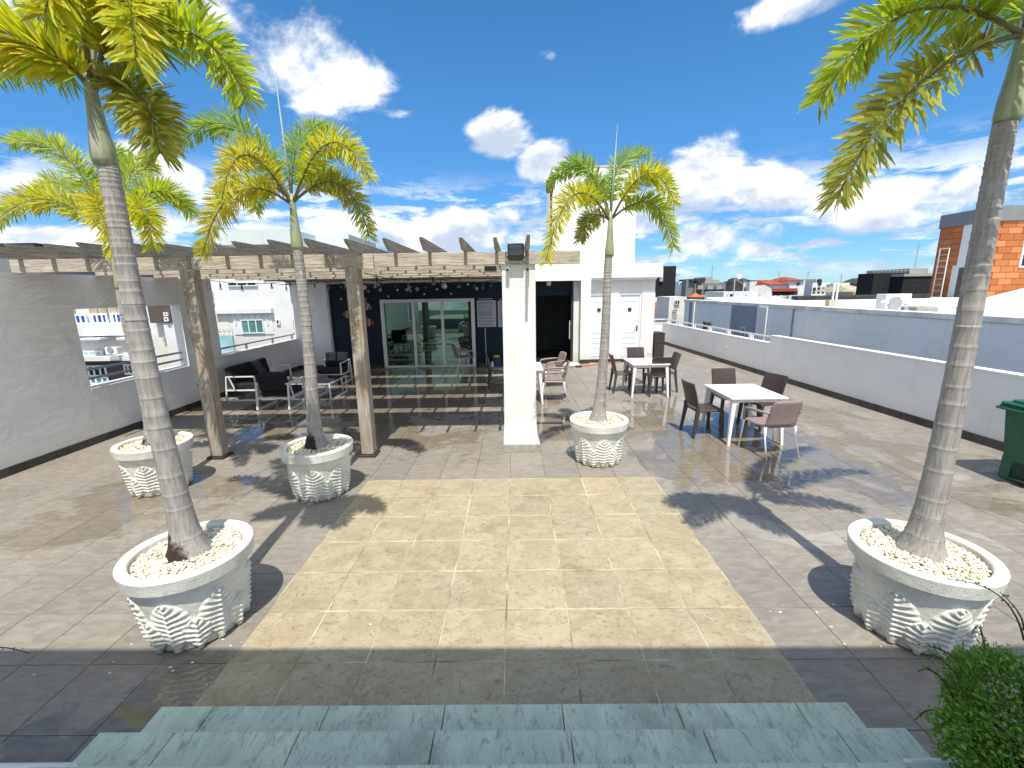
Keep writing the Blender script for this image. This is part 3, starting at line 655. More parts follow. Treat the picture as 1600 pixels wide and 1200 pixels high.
def trunk(x, y, z0, z1, r0, r1, root, seed, drift, wet):
    random.seed(seed); mb = MB(); cl = mb.bm.verts.layers.float_color.new('tone')
    zs = []; z = z0; ringz = []
    gap = .16
    while z < z1:
        ringz.append(z); tt = (z-z0)/(z1-z0); z += max(.022, .165*(1-tt)**.8+.012)*random.uniform(.65, 1.35)
    for rz_ in ringz:
        zs += [(rz_-.012, 0), (rz_-.003, 1), (rz_+.004, 1), (rz_+.010, 0)]
    k = z0
    while k < z1: zs.append((k, 0)); k += .05
    zs = sorted({round(a, 4): b for a, b in sorted(zs, key=lambda q: q[1])}.items()); zs = [q for q in zs if z0 <= q[0] <= z1]
    rings = []; seg = 22; ph = random.uniform(0, 6)
    for (z, rg) in zs:
        tt = (z-z0)/(z1-z0); hgt = z-z0
        r = r1+(r0-r1)*(1-tt)**1.1+.070*math.exp(-hgt/.11)+.018*math.exp(-hgt/.4)
        r += .0025*rg
        cx = x+drift[0]*tt+.012*math.sin(tt*5+ph); cy = y+drift[1]*tt+.010*math.cos(tt*4+ph)
        row = []
        for j in range(seg):
            a = 2*math.pi*j/seg; rr = r*(1+.02*math.sin(3*a+ph)+(.09*math.sin(7*a+ph)*math.exp(-hgt/.09)))
            v = mb.bm.verts.new((cx+rr*math.cos(a), cy+rr*math.sin(a), z)); w = wet*(.55+.45*math.cos(a-3.6))*math.exp(-hgt/.30) if wet else 0
            v[cl] = (rg*random.uniform(.4, 1), w, 0, 1); row.append(v)
        rings.append(row)
    for a, b in zip(rings, rings[1:]):
        for j in range(seg): mb.bm.faces.new((a[j], a[(j+1) % seg], b[(j+1) % seg], b[j]))
    mb.build('trunk', 'palm_bark', root, True)
    return Vector((x+drift[0], y+drift[1], z1))
def frond(root, P0, M, P2, tint, seed, L=.30, W=.034, n=430, petiole=.13):
    random.seed(seed)
    P0, M, P2 = Vector(P0), Vector(M), Vector(P2); C1 = M*2-(P0+P2)*.5
    f = lambda t: P0*(1-t)**2+C1*2*t*(1-t)+P2*t*t
    df = lambda t: ((C1-P0)*2*(1-t)+(P2-C1)*2*t).normalized()
    K = 18; pts = [f(i/K) for i in range(K+1)]
    fr = MB().tube(pts, [.013*(1-.8*i/K)+.002 for i in range(K+1)], 6).build('frond', 'rachis', root, True)
    off = root.matrix_basis.translation
    verts, faces = [], []
    UP = Vector((0, 0, 1))
    for i in range(n):
        t = petiole+(1-petiole)*((i+random.random())/n); p = f(t); T = df(t)
        S = T.cross(UP)
        S = S.normalized() if S.length > .08 else Vector((1, 0, 0)); Nn = S.cross(T).normalized()
        sg = 1 if i % 2 else -1
        phi = rad(random.choice((-62, -36, -12, 10, 32, 55, 78))+random.uniform(-9, 9))
        al = rad(70-24*t+random.uniform(-12, 12))
        rd = S*(sg*math.cos(phi))+Nn*math.sin(phi)
        d = T*math.cos(al)+rd*math.sin(al)
        k = (t-petiole)/(1-petiole); ln = L*(.50+.62*math.sin(min(1, k*1.9+.12)*math.pi/2) - .52*max(0, k-.5)/.5)*random.uniform(.82, 1.1)
        w = W*random.uniform(.75, 1.15)*(1-.25*k)
        wd = d.cross(rd.cross(T)+Vector((random.uniform(-.5, .5), random.uniform(-.5, .5), random.uniform(-.5, .5)))*.8)
        wd = wd.normalized() if wd.length > .05 else S
        sag = Vector((0, 0, -1))*ln*random.uniform(.02, .14)
        b = len(verts)
        for (u, ww) in ((0, .22), (.35, .95), (.75, .85), (1.0, .22)):
            c = p+d*(ln*u)+sag*(u*u); e = wd*(w*.5*ww)
            verts += [c-e-off, c+e-off]
        faces += [(b, b+1, b+3, b+2), (b+2, b+3, b+5, b+4), (b+4, b+5, b+7, b+6)]
    me = bpy.data.meshes.new('leaflets'); me.from_pydata(verts, [], faces); me.materials.append(MATS['palm_leaf'])
    o = link('leaflets', me, fr); o['kind'] = 'stuff'; o.color = (*tint, 1)
    fr.matrix_parent_inverse = Matrix.Identity(4)
    return fr
GRN = (.38, .50, .08); LIM = (.54, .60, .07); YEL = (.68, .64, .06); GOL = (.70, .62, .08); OLV = (.52, .50, .12); BACKLIT = (.16, .27, .10)  # the last tint puts a frond's backlit darkness into its colour
PALMS = [
 dict(Y=2.75, mid=(245, 600), zc=(165, 258), zt=(142, 136), r0=.072, r1=.050, wet=1.0, L=.205, W=.023, n=410, rot=.15,
      pot='planter standing front left of the sandstone patch, nearest the bottom left corner',
      label='largest left palm in the front left planter, its crown cut by the photo top',
      fr=[((150, 118), (278, 48), (384, 156), -.05, -.1, LIM), ((147, 108), (190, 0), (212, 95), -.22, -.42, YEL), ((152, 124), (212, 146), (250, 240), -.1, -.2, OLV), ((132, 125), (60, 76), (-70, 50), -.15, -.3, YEL),
          ((136, 112), (92, 25), (30, -60), .4, .8, BACKLIT), ((146, 104), (190, -50), (310, -10), .25, .4, LIM), ((142, 104), (110, -30), (70, 20), -.25, -.45, YEL), ((131, 124), (80, 95), (-30, 120), .35, .6, GRN), ((150, 106), (215, -5), (260, 45), .25, .4, YEL)]),
 dict(Y=2.66, mid=(1500, 560), zc=(1573, 192), zt=(1600, 50), r0=.072, r1=.050, wet=0.0, L=.205, W=.023, n=410, rot=-.1,
      pot='planter standing front right of the sandstone patch, behind the green shrub',
      label='right-hand palm in the front right planter, two long fronds hanging to its left',
      fr=[((1597, 42), (1425, 18), (1282, 155), 0, .1, LIM), ((1592, 50), (1428, 138), (1308, 310), -.05, -.05, OLV), ((1612, 50), (1760, 20), (1860, 180), 0, 0, LIM), ((1605, 30), (1600, -140), (1520, -220), -.2, -.4, YEL),
          ((1610, 50), (1700, 60), (1760, 220), .5, .9, GRN), ((1605, 45), (1640, -40), (1720, -10), .7, 1.2, LIM), ((1602, 48), (1596, 10), (1588, 60), .5, 1.0, GRN), ((1606, 40), (1680, -60), (1760, 60), -.3, -.5, YEL)]),
 dict(Y=4.87, mid=(480, 560), zc=(465, 390), zt=(458, 318), r0=.070, r1=.050, wet=1.1, L=.20, W=.0165, n=490, rot=.2,
      pot='planter with mossy gravel, standing left of the sandstone patch in front of the timber posts',
      label='palm with golden fronds in front of the pergola, between its two timber posts',
      fr=[((455, 305), (372, 200), (280, 226), .1, .2, GRN), ((450, 300), (388, 242), (347, 312), -.4, -.8, GOL), ((450, 312), (370, 300), (316, 398), -.15, -.25, GOL), ((454, 285), (466, 226), (512, 197), .4, .9, GRN),
          ((458, 300), (514, 224), (578, 280), -.2, -.4, YEL), ((462, 312), (530, 288), (577, 370), 0, -.1, OLV), ((450, 305), (415, 290), (398, 330), .5, .9, LIM), ((460, 300), (500, 268), (530, 300), .5, .9, LIM)]),
 dict(Y=5.77, mid=(940, 500), zc=(952, 401), zt=(957, 343), r0=.066, r1=.047, wet=.3, L=.19, W=.0165, n=470, rot=.05,
      pot='planter standing right of the white pillar, behind the sandstone patch',
      label='smaller yellow-green palm just right of the white pillar, against the stair tower',
      fr=[((950, 328), (914, 262), (860, 291), .2, .4, GRN), ((950, 334), (898, 304), (853, 410), -.4, -.7, YEL), ((950, 338), (925, 340), (906, 376), .4, .7, OLV), ((958, 310), (968, 258), (1014, 240), .3, .8, GRN),
          ((960, 335), (1010, 272), (1054, 318), -.2, -.4, YEL), ((962, 340), (1018, 318), (1053, 386), 0, -.1, LIM), ((955, 330), (930, 288), (912, 320), .5, .9, LIM)]),
 dict(Y=5.05, mid=(202, 500), zc=(190, 452), zt=(172, 372), r0=.062, r1=.046, wet=.8, L=.20, W=.0165, n=490, rot=.3,
      pot='rear left planter, nearest the tall plaster wall',
      label='farthest left palm, half hidden behind the trunk of the largest left palm',
      fr=[((162, 350), (106, 248), (16, 224), 0, 0, LIM), ((160, 355), (80, 312), (-10, 350), -.1, -.2, YEL), ((165, 350), (150, 312), (180, 398), -.4, -.7, GOL), ((175, 350), (240, 300), (300, 335), .1, .2, LIM),
          ((174, 345), (208, 265), (240, 266), .4, .8, LIM), ((175, 350), (218, 325), (238, 385), -.2, -.3, YEL), ((168, 345), (165, 260), (190, 240), .3, .6, GRN), ((160, 350), (100, 290), (60, 300), .5, .9, LIM)])]
PR, PH = .39, .61
for i, P in enumerate(PALMS):
    Y = P['Y']; mid = at(*P['mid'], Y); pc = at(*P['zc'], Y); pt_ = at(*P['zt'], Y)
    P['x'], P['y'] = mid.x, Y; P['top'] = Vector((pc.x, Y, pt_.z))
    planter(P['x'], Y, PR, PH, P['rot'], P['pot'])
    gravel(P['x'], Y, PR-.075, PH-.04, 2600 if i < 2 else 1300, 20+i, ('mossy cream gravel in the planter left of the sandstone patch, before the timber posts' if i == 2 else 'cream gravel in the '+P['pot'].split(',')[0]), moss=1 if i == 2 else 0)
    root = thing('palm_tree', P['label'], 'palm tree', (P['x'], Y, PH-.06), 0, 'foxtail palms in planters'); P['root'] = root
    zt, zc = pt_.z, pc.z
    top = trunk(P['x'], Y, PH-.06, zc, P['r0'], P['r1'], root, 40+i, (pc.x-mid.x, 0), P['wet'])
    MB().lathe([(P['r1']+.004, zc-.004), (P['r1']+.012, zc+.03), (P['r1']+.008, zc+.10), (P['r1']-.008, zc+(zt-zc)*.55), (P['r1']-.02, zt), (.012, zt+.10)], (top.x, top.y), 22).build('crownshaft', 'crownshaft', root, True)
    base = Vector((top.x, top.y, zt-.02))
    for q, (a, b, c, dm, dt, tint) in enumerate(P['fr']):
        p0 = base+Vector(((at(*a, Y).x-top.x)*.35, 0, .02*q/3))
        frond(root, p0, at(*b, Y+dm), at(*c, Y+dt), tint, 100*i+q, P['L'], P['W'], P['n'])
for (i, px, py) in ((2, 430, 118), (3, 965, 195)):
    P = PALMS[i]; a = P['top']; r_ = P['root']
    MB().tube([a, a.lerp(at(px, py, P['y']+.05), .5), at(px, py, P['y']+.05)], [.016, .011, .002], 6).build('spear_leaf', 'spear', r_, True)

# ================================================================== FURNITURE
def side_chair(label, group):
    r = thing('side_chair', label, 'chair', (0, 0, 0), 0, group)
    MB().box((-.22, -.21, .42), (.22, .23, .455), .012).build('seat', 'resin_brown', r)
    b = MB(); rows = []
    for i in range(7):
        s = i/6; z = .50+.38*s; y = -.205-.10*s**1.3
        rows.append([b.bm.verts.new((-.215+.43*j/8, y-.022*(1-(2*j/8-1)**2), z)) for j in range(9)])
    fs = [b.bm.faces.new((rows[i][j], rows[i][j+1], rows[i+1][j+1], rows[i+1][j])) for i in range(6) for j in range(8)]
    bmesh.ops.recalc_face_normals(b.bm, faces=fs); bmesh.ops.solidify(b.bm, geom=fs, thickness=.022)
    b.build('backrest', 'resin_brown', r, False)
    for sx in (-1, 1):
        MB().tube([(sx*.20, .205, .43), (sx*.225, .225, 0)], [.024, .017], sq=True).build('leg', 'resin_brown', r)
        MB().tube([(sx*.205, -.20, .52), (sx*.205, -.195, .42), (sx*.225, -.25, 0)], [.022, .026, .017], sq=True).build('leg', 'resin_brown', r)
    return r
def arm_chair(label, group, legs='white_metal'):
    r = thing('armchair', label, 'chair', (0, 0, 0), 0, group)
    MB().box((-.235, -.22, .425), (.235, .24, .455), .014).build('seat', 'resin_taupe', r)
    b = MB(); rows = []
    for i in range(9):
        s = i/8; z = .45+.39*s; y = -.21-.12*s**1.2; hw = .225-.03*max(0, s-.75)/.25
        rows.append([b.bm.verts.new((-hw+2*hw*j/10, y-.035*(1-(2*j/10-1)**2)*(1-.3*s), z-(.02*(2*j/10-1)**4 if i == 8 else 0))) for j in range(11)])
    fs = [b.bm.faces.new((rows[i][j], rows[i][j+1], rows[i+1][j+1], rows[i+1][j])) for i in range(8) for j in range(10)]
    bmesh.ops.recalc_face_normals(b.bm, faces=fs); bmesh.ops.solidify(b.bm, geom=fs, thickness=.018)
    b.build('backrest', 'resin_taupe', r, True)
    for sx in (-1, 1):
        MB().tube([(sx*.225, -.275, .66), (sx*.265, -.15, .655), (sx*.275, .05, .645), (sx*.27, .17, .63), (sx*.26, .205, .58), (sx*.25, .215, .44)], [.016, .021, .023, .022, .02, .02], 8).build('armrest', 'resin_taupe', r, True)
        MB().tube([(sx*.25, .215, .44), (sx*.255, .222, .30), (sx*.275, .245, 0)], [.019, .012, .011], 8).build('leg', legs, r, True)
        MB().tube([(sx*.225, -.215, .44), (sx*.225, -.23, .28), (sx*.245, -.33, 0)], [.02, .012, .011], 8).build('leg', legs, r, True)
    return r
def dining_table(label, w, d, group='white slatted dining tables'):
    r = thing('dining_table', label, 'table', (0, 0, 0), 0, group); n = 5
    for i in range(n):
        x0 = -w/2+i*w/n
        MB().box((x0+.002, -d/2, .718), (x0+w/n-.002, d/2, .742), .004).build('table_slat', 'white_metal', r)
    MB().box((-w/2+.06, -d/2+.05, .665), (w/2-.06, -d/2+.075, .717)).box((-w/2+.06, d/2-.075, .665), (w/2-.06, d/2-.05, .717)).box((-w/2+.05, -d/2+.076, .665), (-w/2+.075, d/2-.076, .717)).box((w/2-.075, -d/2+.076, .665), (w/2-.05, d/2-.076, .717)).build('apron', 'white_metal', r)
    for sx in (-1, 1):
        for sy in (-1, 1): MB().tube([(sx*(w/2-.07), sy*(d/2-.07), .717), (sx*(w/2-.02), sy*(d/2-.02), 0)], [.034, .018], sq=True).build('leg', 'white_metal', r)
    return r
def put(o, x, y, rz, label=None):
    o.location = (x, y, 0); o.rotation_euler.z = rz
    if label: o['label'] = label
    return o
PI = math.pi
G1, G2 = 'brown resin side chairs round the tables', 'taupe armchairs with pale metal legs'
t1 = dining_table('white slatted table nearest the camera, with a taupe armchair at its front', .84, .98); put(t1, 3.58, 6.74, 0)
t2 = put(copy_tree(t1), 2.92, 9.75, 0, 'white slatted table in front of the white toilet doors'); t2.scale = (.98, .92, 1)
t3 = put(copy_tree(t1), .14, 9.33, 0, 'white table mostly hidden behind the white pillar')
sc0 = put(side_chair('', G1), 3.02, 6.85, -PI/2+.08, 'brown chair at the left side of the nearest table')
for (x, y, a, lb) in ((3.80, 7.62, PI, 'brown chair at the far side of the nearest table'), (4.14, 7.20, PI/2+.35, 'brown chair at the right side of the nearest table, pushed in at an angle'),
                      (2.46, 9.95, -PI/2, 'brown chair at the left side of the far table, next to the palm trunk'), (3.03, 10.75, PI, 'brown chair at the far side of the table by the toilet doors, facing the camera'),
                      (3.15, 9.62, 0.0, 'brown chair at the near side of the table by the toilet doors, seen from behind'), (3.42, 9.98, PI/2, 'brown chair at the right side of the table by the toilet doors'),
                      (-.46, 10.75, -PI/2+.1, 'dark chair left of the white pillar, beside the dustpan')):
    put(copy_tree(sc0), x, y, a, lb)
ac0 = put(arm_chair('', G2), 3.62, 6.02, .12, 'taupe armchair at the front of the nearest table, seen from behind')
for (x, y, a, lb) in ((.80, 9.25, PI/2-.05, 'taupe armchair right of the white pillar, the nearer of two'), (.86, 10.62, PI/2+.25, 'taupe armchair right of the white pillar, the farther one near the dark entry'), (-1.56, 12.85, -PI/2+.45, 'taupe armchair in front of the sliding glass door')):
    put(copy_tree(ac0), x, y, a, lb)

# lounge set
def lounge(name, label, cat, w, cushions, group=None):
    """white tube frame, sitter looks to +Y"""
    r = thing(name, label, cat, (0, 0, 0), 0, group); hw = w/2; t = .017
    for sx in (-1, 1):
        x = sx*hw
        MB().tube([(x, -.36, t), (x, .36, t), (x, .33, .56), (x, -.30, .56), (x, -.36, t)], t, sq=True, cap=False).tube([(x, -.24, .54), (x, -.14, .25)], .012, sq=True).box((x-.014, -.33, .235), (x+.014, .345, .265)).build('side_frame', 'white_metal', r)
    MB().box((-hw+.018, .30, .232), (hw-.018, .335, .268), .003).box((-hw+.018, -.33, .232), (hw-.018, -.295, .268), .003).box((-hw+.018, -.315, .535), (hw-.018, -.285, .565), .003).build('cross_bars', 'white_metal', r)
    MB().box((-hw+.02, -.24, .27), (hw-.02, .33, .40), .03).build('seat_cushion', 'black_fabric', r)
    for i in range(cushions):
        a = -hw+.025+i*(w-.05)/cushions; b = a+(w-.05)/cushions-.006
        MB().box((a, -.29, .40), (b, -.15, .78), .035, RX(rad(12)), ((a+b)/2, -.2, .4)).build('back_cushion', 'black_fabric', r)
    return r
sofa = put(lounge('sofa', 'black two-seat sofa with a white frame against the left parapet', 'sofa', 1.55, 2), -6.18, 10.28, -PI/2)
a1 = put(lounge('lounge_chair', 'white framed lounge chair with a black back, seen from behind', 'armchair', .66, 1, 'white framed lounge chairs'), -5.02, 9.02, .0)
a2 = put(copy_tree(a1), -4.92, 11.55, PI, 'white framed lounge chair with black cushions facing the camera by the navy wall')
tp = MB().box((-6.52, 9.62, .42), (-6.36, 10.06, .74), .04, RY(rad(-14)), (-6.44, 9.9, .42)).build('throw_pillow', 'black_fabric'); tag(tp, 'black cushion with two grey stripes on the near end of the sofa', 'cushion')
for y in (9.76, 9.88): MB().box((-6.532, y, .412), (-6.348, y+.05, .748), .04, RY(rad(-14)), (-6.44, 9.9, .42)).build('stripe', 'grey_fabric', tp)
tag(MB().tube([(-5.62, 9.62, .47), (-5.10, 9.62, .47)], .068, 14).build('bolster', 'grey_fabric', None, True), 'grey roll cushion lying across the near corner of the sofa', 'cushion')
def coffee_table(label, w, d, h):
    r = thing('coffee_table', label, 'table', (0, 0, 0), 0, 'low white coffee tables')
    for sx in (-1, 1): MB().tube([(sx*w/2, -d/2, .015), (sx*w/2, d/2, .015), (sx*w/2, d/2, h-.015), (sx*w/2, -d/2, h-.015), (sx*w/2, -d/2, .015)], .015, sq=True, cap=False).build('leg', 'white_metal', r)
    MB().box((-w/2+.016, -d/2, h-.03), (w/2-.016, d/2, h), .003).build('table_top', 'white_metal', r)
    MB().box((-w/2+.0, -d/2-.005, h+.001), (w/2, d/2+.005, h+.009)).build('glass_top', 'lamp_glass', r)
    return r
ct = put(coffee_table('low white coffee table with a glass top in front of the sofa', .5, .95, .40), -4.85, 9.95, 0)
put(copy_tree(ct), -4.40, 9.90, 0, 'low white coffee table nearer the palm, right of the other coffee table')

# ================================================================== WALL AND PILLAR FITTINGS
fl = thing('floodlight', 'square black floodlight on top of the white pillar', 'floodlight', (.015, 6.05, 2.77))
MB().box((-.095, 6.0, 2.775), (.125, 6.085, 2.955), .012).build('housing', 'dark_metal', fl)
MB().box((-.075, 5.992, 2.80), (.105, 5.999, 2.93), .003).build('lens', 'lamp_glass', fl)
MB().box((-.070, 5.9995, 2.805), (.10, 6.0003, 2.925)).build('reflector', 'lamp_white', fl)
MB().tube([(-.11, 6.05, 2.86), (-.125, 6.05, 2.80), (-.06, 6.09, 2.75), (.09, 6.09, 2.75), (.155, 6.05, 2.80), (.14, 6.05, 2.86)], .008, 6).build('bracket', 'dark_metal', fl)
MB().box((-.07, 6.02, 2.956), (-.05, 6.06, 2.975)).box((.08, 6.02, 2.956), (.10, 6.06, 2.975)).build('clip', 'lamp_white', fl)
f2 = thing('floodlight', 'grey floodlight clamped to the left side of the white pillar below the beam', 'floodlight', (-.3, 6.2, 2.62))
MB().box((-.42, 6.16, 2.60), (-.25, 6.26, 2.68), .012).build('housing', 'grey_steel', f2); MB().box((-.41, 6.152, 2.612), (-.26, 6.159, 2.668)).build('lens', 'dark_metal', f2); MB().box((-.25, 6.19, 2.63), (-.182, 6.22, 2.65)).build('bracket', 'lamp_white', f2)
for (x, lb) in ((-.10, 'bullet camera under the floodlight on the pillar, the left of two'), (.17, 'bullet camera at the right edge of the pillar')):
    c_ = thing('security_camera', lb, 'camera', (x, 6.13, 2.62), 0, 'white bullet cameras on the pillar')
    MB().tube([(x, 6.14, 2.635), (x, 6.03, 2.62)], .026, 14).build('housing', 'lamp_white', c_, False); MB().tube([(x, 6.031, 2.62), (x, 6.025, 2.62)], .020, 14).build('lens', 'lens_black', c_)
tag(MB().tube([(.03+.16, 6.35, 2.74), (.03+.16, 6.35, 3.05)], .02).tube([(.19, 6.35, 3.05), (.19, 6.33, 3.09)], .02).build('pipe', 'lamp_white'), 'short white pipe standing up behind the pillar top', 'pipe')
def globe(x, y, z, lb, r=.085):
    g_ = thing('wall_lamp', lb, 'lamp', (x, y, z), 0, 'white globe lamps on the navy wall'); MB().ball((x, y-.09, z), r, 3).build('globe', 'lamp_white', g_, True); MB().tube([(x, y, z), (x, y-.05, z)], .045, 14).build('base', 'lamp_white', g_)
for (px, py, Y, lb) in ((570, 449, FY, 'white globe lamp high on the navy wall beside the right timber post'), (695, 447, FY, 'white globe lamp high on the navy wall above the glass door'), (857, 443, 14.55, 'white globe lamp above the dark entry right of the pillar')):
    q = at(px, py, Y); globe(q.x, Y, q.z, lb)
# bubbles painted as raised rings / dots
for (px, py, s) in ((533, 467, .035), (571, 467, .03), (586, 448, .045), (594, 453, .05), (621, 453, .04), (636, 453, .045), (642, 455, .035), (652, 452, .055), (663, 459.5, .035), (607, 463, .035), (683, 452, .04), (705, 459, .035), (731, 444, .04), (745, 451, .045), (539, 446, .05), (544, 448, .045)):
    q = at(px, py, FY); b_ = MB()
    if s >= .045:
        n_ = 18
        for rr, yy in ((s, 0),):
            pts = [(q.x+rr*.8*math.cos(2*PI*k/n_), FY-.006, q.z+rr*.8*math.sin(2*PI*k/n_)) for k in range(n_+1)]
            b_.tube(pts, .009, 6, cap=False)
        b_.tube([(q.x, FY, q.z), (q.x, FY-.006, q.z)], s*.25, 10)
    else: b_.tube([(q.x, FY, q.z), (q.x, FY-.008, q.z)], s*.75, 14)
    tag(b_.build('bubble_ornament', 'lamp_white'), ('pale ring-shaped bubble ornament on the navy wall' if s >= .045 else 'small pale dot-like bubble ornament on the navy wall'), 'ornament', 'bubble ornaments on the navy wall')
def fish(px, py, ln, flip, mat, lb, tilt=0.0):
    q = at(px, py, FY); r = thing('fish_ornament', lb, 'ornament', (q.x, FY, q.z), 0, 'fish ornaments on the navy wall'); s = -1 if flip else 1
    out = []
    for k in range(24):
        a = 2*PI*k/24; out.append((math.cos(a)*ln*.5, math.sin(a)*ln*.30*(1-.25*math.cos(a)*s)))
    def tf(u, v): return (q.x+u*math.cos(tilt)-v*math.sin(tilt), q.z+u*math.sin(tilt)+v*math.cos(tilt))
    MB().prism([tf(u, v) for u, v in out], 1, FY-.03, FY-.004).build('body', mat, r)
    MB().prism([tf(-s*ln*.46, 0), tf(-s*ln*.74, ln*.22), tf(-s*ln*.66, 0), tf(-s*ln*.74, -ln*.22)], 1, FY-.024, FY-.005).build('tail', 'fish_cream' if mat != 'fish_tan' else 'fish_tan', r)
    MB().prism([tf(-ln*.1, ln*.27), tf(ln*.15, ln*.27), tf(-s*ln*.2, ln*.44)], 1, FY-.022, FY-.005).prism([tf(-s*ln*.1, -ln*.12), tf(s*ln*.12, 0), tf(-s*ln*.1, ln*.1)], 1, FY-.036, FY-.0305).build('fin', 'fish_tan', r)
    MB().prism([tf(s*ln*.12, -ln*.27), tf(s*ln*.20, -ln*.27), tf(s*ln*.20, ln*.24), tf(s*ln*.12, ln*.25)], 1, FY-.0345, FY-.0302).build('stripe', 'fish_cream', r)
    MB().tube([tuple((tf(s*ln*.32, ln*.06)[0], FY-.031, tf(s*ln*.32, ln*.06)[1])), tuple((tf(s*ln*.32, ln*.06)[0], FY-.037, tf(s*ln*.32, ln*.06)[1]))], ln*.04, 8).build('eye', 'lens_black', r)
fish(546, 491, .42, True, 'fish_red', 'red-brown fish ornament left of the right timber post on the navy wall')
fish(572, 478, .40, False, 'fish_tan', 'tan fish ornament right of the timber post, the upper one', -.35)
fish(574, 503.5, .44, False, 'fish_red', 'red and cream fish ornament right of the timber post, the lower one', -.05)
# notice boards
def board(px0, px1, py0, py1, lb, seed):
    a = at(px0, py0, FY-.01); b = at(px1, py1, FY-.01); r = thing('notice_board', lb, 'notice board', ((a.x+b.x)/2, FY, b.z), 0, 'grey notice boards beside the glass door'); random.seed(seed)
    MB().box((a.x, FY-.014, b.z), (b.x, FY-.003, a.z), .002).build('panel', 'menu_board', r)
    x = a.x+.06; hd = MB()
    while x < b.x-.1:
        w = random.uniform(.015, .03); hd.box((x, FY-.008, a.z+.03), (x+w, FY-.003, a.z+.065)); x += w+.008+(.02 if random.random() < .18 else 0)
    tag(hd.build('heading', 'menu_board', r), kind='stuff')
    ln = MB(); z = a.z-.06
    while z > b.z+.05:
        x = a.x+.05
        e = b.x-.04-random.uniform(0, .12)
        while x < e:
            w = random.uniform(.02, .07); ln.box((x, FY-.0155, z), (min(x+w, e+.01), FY-.0142, z+.014)); x += w+.012
        z -= random.choice((.035, .035, .06))
    tag(ln.build('print', 'ink', r), kind='stuff')
board(745, 775.5, 469.5, 510.5, 'wider grey notice board right of the glass door, the fully visible one', 1); board(777.5, 806, 470, 510.5, 'grey notice board half hidden by the white pillar', 2)
# hanging gold ornament inside the glass
q = at(608, 486, FY+.25); g_ = thing('hanging_ornament', 'gold zigzag hanging ornament inside the left pane of the glass door', 'ornament', (q.x, FY+.25, q.z))
for k in range(7):
    z = q.z+.30-.095*k; MB().tube([(q.x-.07, FY+.25, z), (q.x+.07, FY+.25, z-.03), (q.x-.07, FY+.25, z-.06)], .012, 6).build('letter', 'gold', g_)
# furniture inside the room
ir = thing('counter', 'dark counter with a pale top inside the glass door', 'counter', (-3.4, 15.6, 0)); MB().box((-4.3, 15.4, 0), (-2.6, 15.9, .78)).build('body', 'dark_metal', ir); MB().box((-4.35, 15.35, .781), (-2.55, 15.95, .82), .005).build('top', 'grey_trim', ir)
pd = thing('pendant_lamp', 'flat white pendant lamp inside the glass door', 'lamp', (-3.25, 15.2, 1.35)); MB().lathe([(.05, 1.40), (.30, 1.35), (.31, 1.335), (.04, 1.345)], (-3.25, 15.2), 24).build('shade', 'lamp_white', pd); MB().tube([(-3.25, 15.2, 1.40), (-3.25, 15.2, 2.6)], .012).build('rod', 'dark_metal', pd)
# outlets
for (X, Y, z, w, lb) in ((WX+.004, 9.22, .45, 1, 'small tan socket plate on the left wall beside the timber post'),): tag(MB().box((X-.004, Y-.06, z-.035), (X+.012, Y+.06, z+.035), .004).build('socket_plate', 'stone_trim'), lb, 'socket')
q = atx(1135, 543, right_wall_x(13.3)); tag(MB().tube([(q.x+.01, q.y, q.z), (q.x-.03, q.y, q.z)], .06, 16).build('wall_light', 'lamp_white'), 'small round white light on the right parapet', 'lamp')
tag(MB().box((4.36, TY0-.065, .22), (4.44, TY0-.051, .34), .004).build('socket_plate', 'lamp_white'), 'white socket plate low at the corner right of the toilet doors', 'socket')

# string lights
def string_light(lb, pts, nb, seed):
    random.seed(seed); r = thing('string_light', lb, 'string lights', tuple(pts[0]), 0, 'string lights under the pergola')
    P = [Vector(p) for p in pts]; wire = []
    for a, b in zip(P, P[1:]):
        for k in range(8):
            t = k/8; p = a.lerp(b, t); p.z -= .10*4*t*(1-t)*(b-a).length/2.2; wire.append(p)
    wire.append(P[-1]); MB().tube(wire, .006, 5).build('wire', 'wire_black', r)
    for k in range(nb):
        p = wire[int((k+.5)/nb*(len(wire)-1))]; dz = random.uniform(.02, .07)
        s_ = MB().tube([p, p-Vector((0, 0, dz)), p-Vector((0, 0, dz+.055))], [.005, .016, .018], 8).build('socket', 'wire_black', r)
        b_ = MB().ball(p-Vector((0, 0, dz+.085)), .032, 2).build('bulb', 'clear_glass', r, True)
string_light('string of clear bulbs hanging across the rear of the pergola', [(-6.7, 11.9, 2.66), (-5.2, 12.0, 2.66), (-3.6, 11.9, 2.66), (-2.0, 12.0, 2.66), (-.2, 11.9, 2.66)], 15, 1)
string_light('string of clear bulbs hanging diagonally under the left half of the pergola', [(-6.6, 9.6, 2.67), (-5.4, 10.7, 2.66), (-4.2, 11.2, 2.66), (-2.3, 8.5, 2.66)], 10, 2)
string_light('string of clear bulbs running from the right timber post back to the pillar', [(-2.1, 6.25, 2.62), (-1.4, 8.4, 2.66), (-.3, 10.8, 2.66), (.1, 13.3, 2.55)], 8, 3)

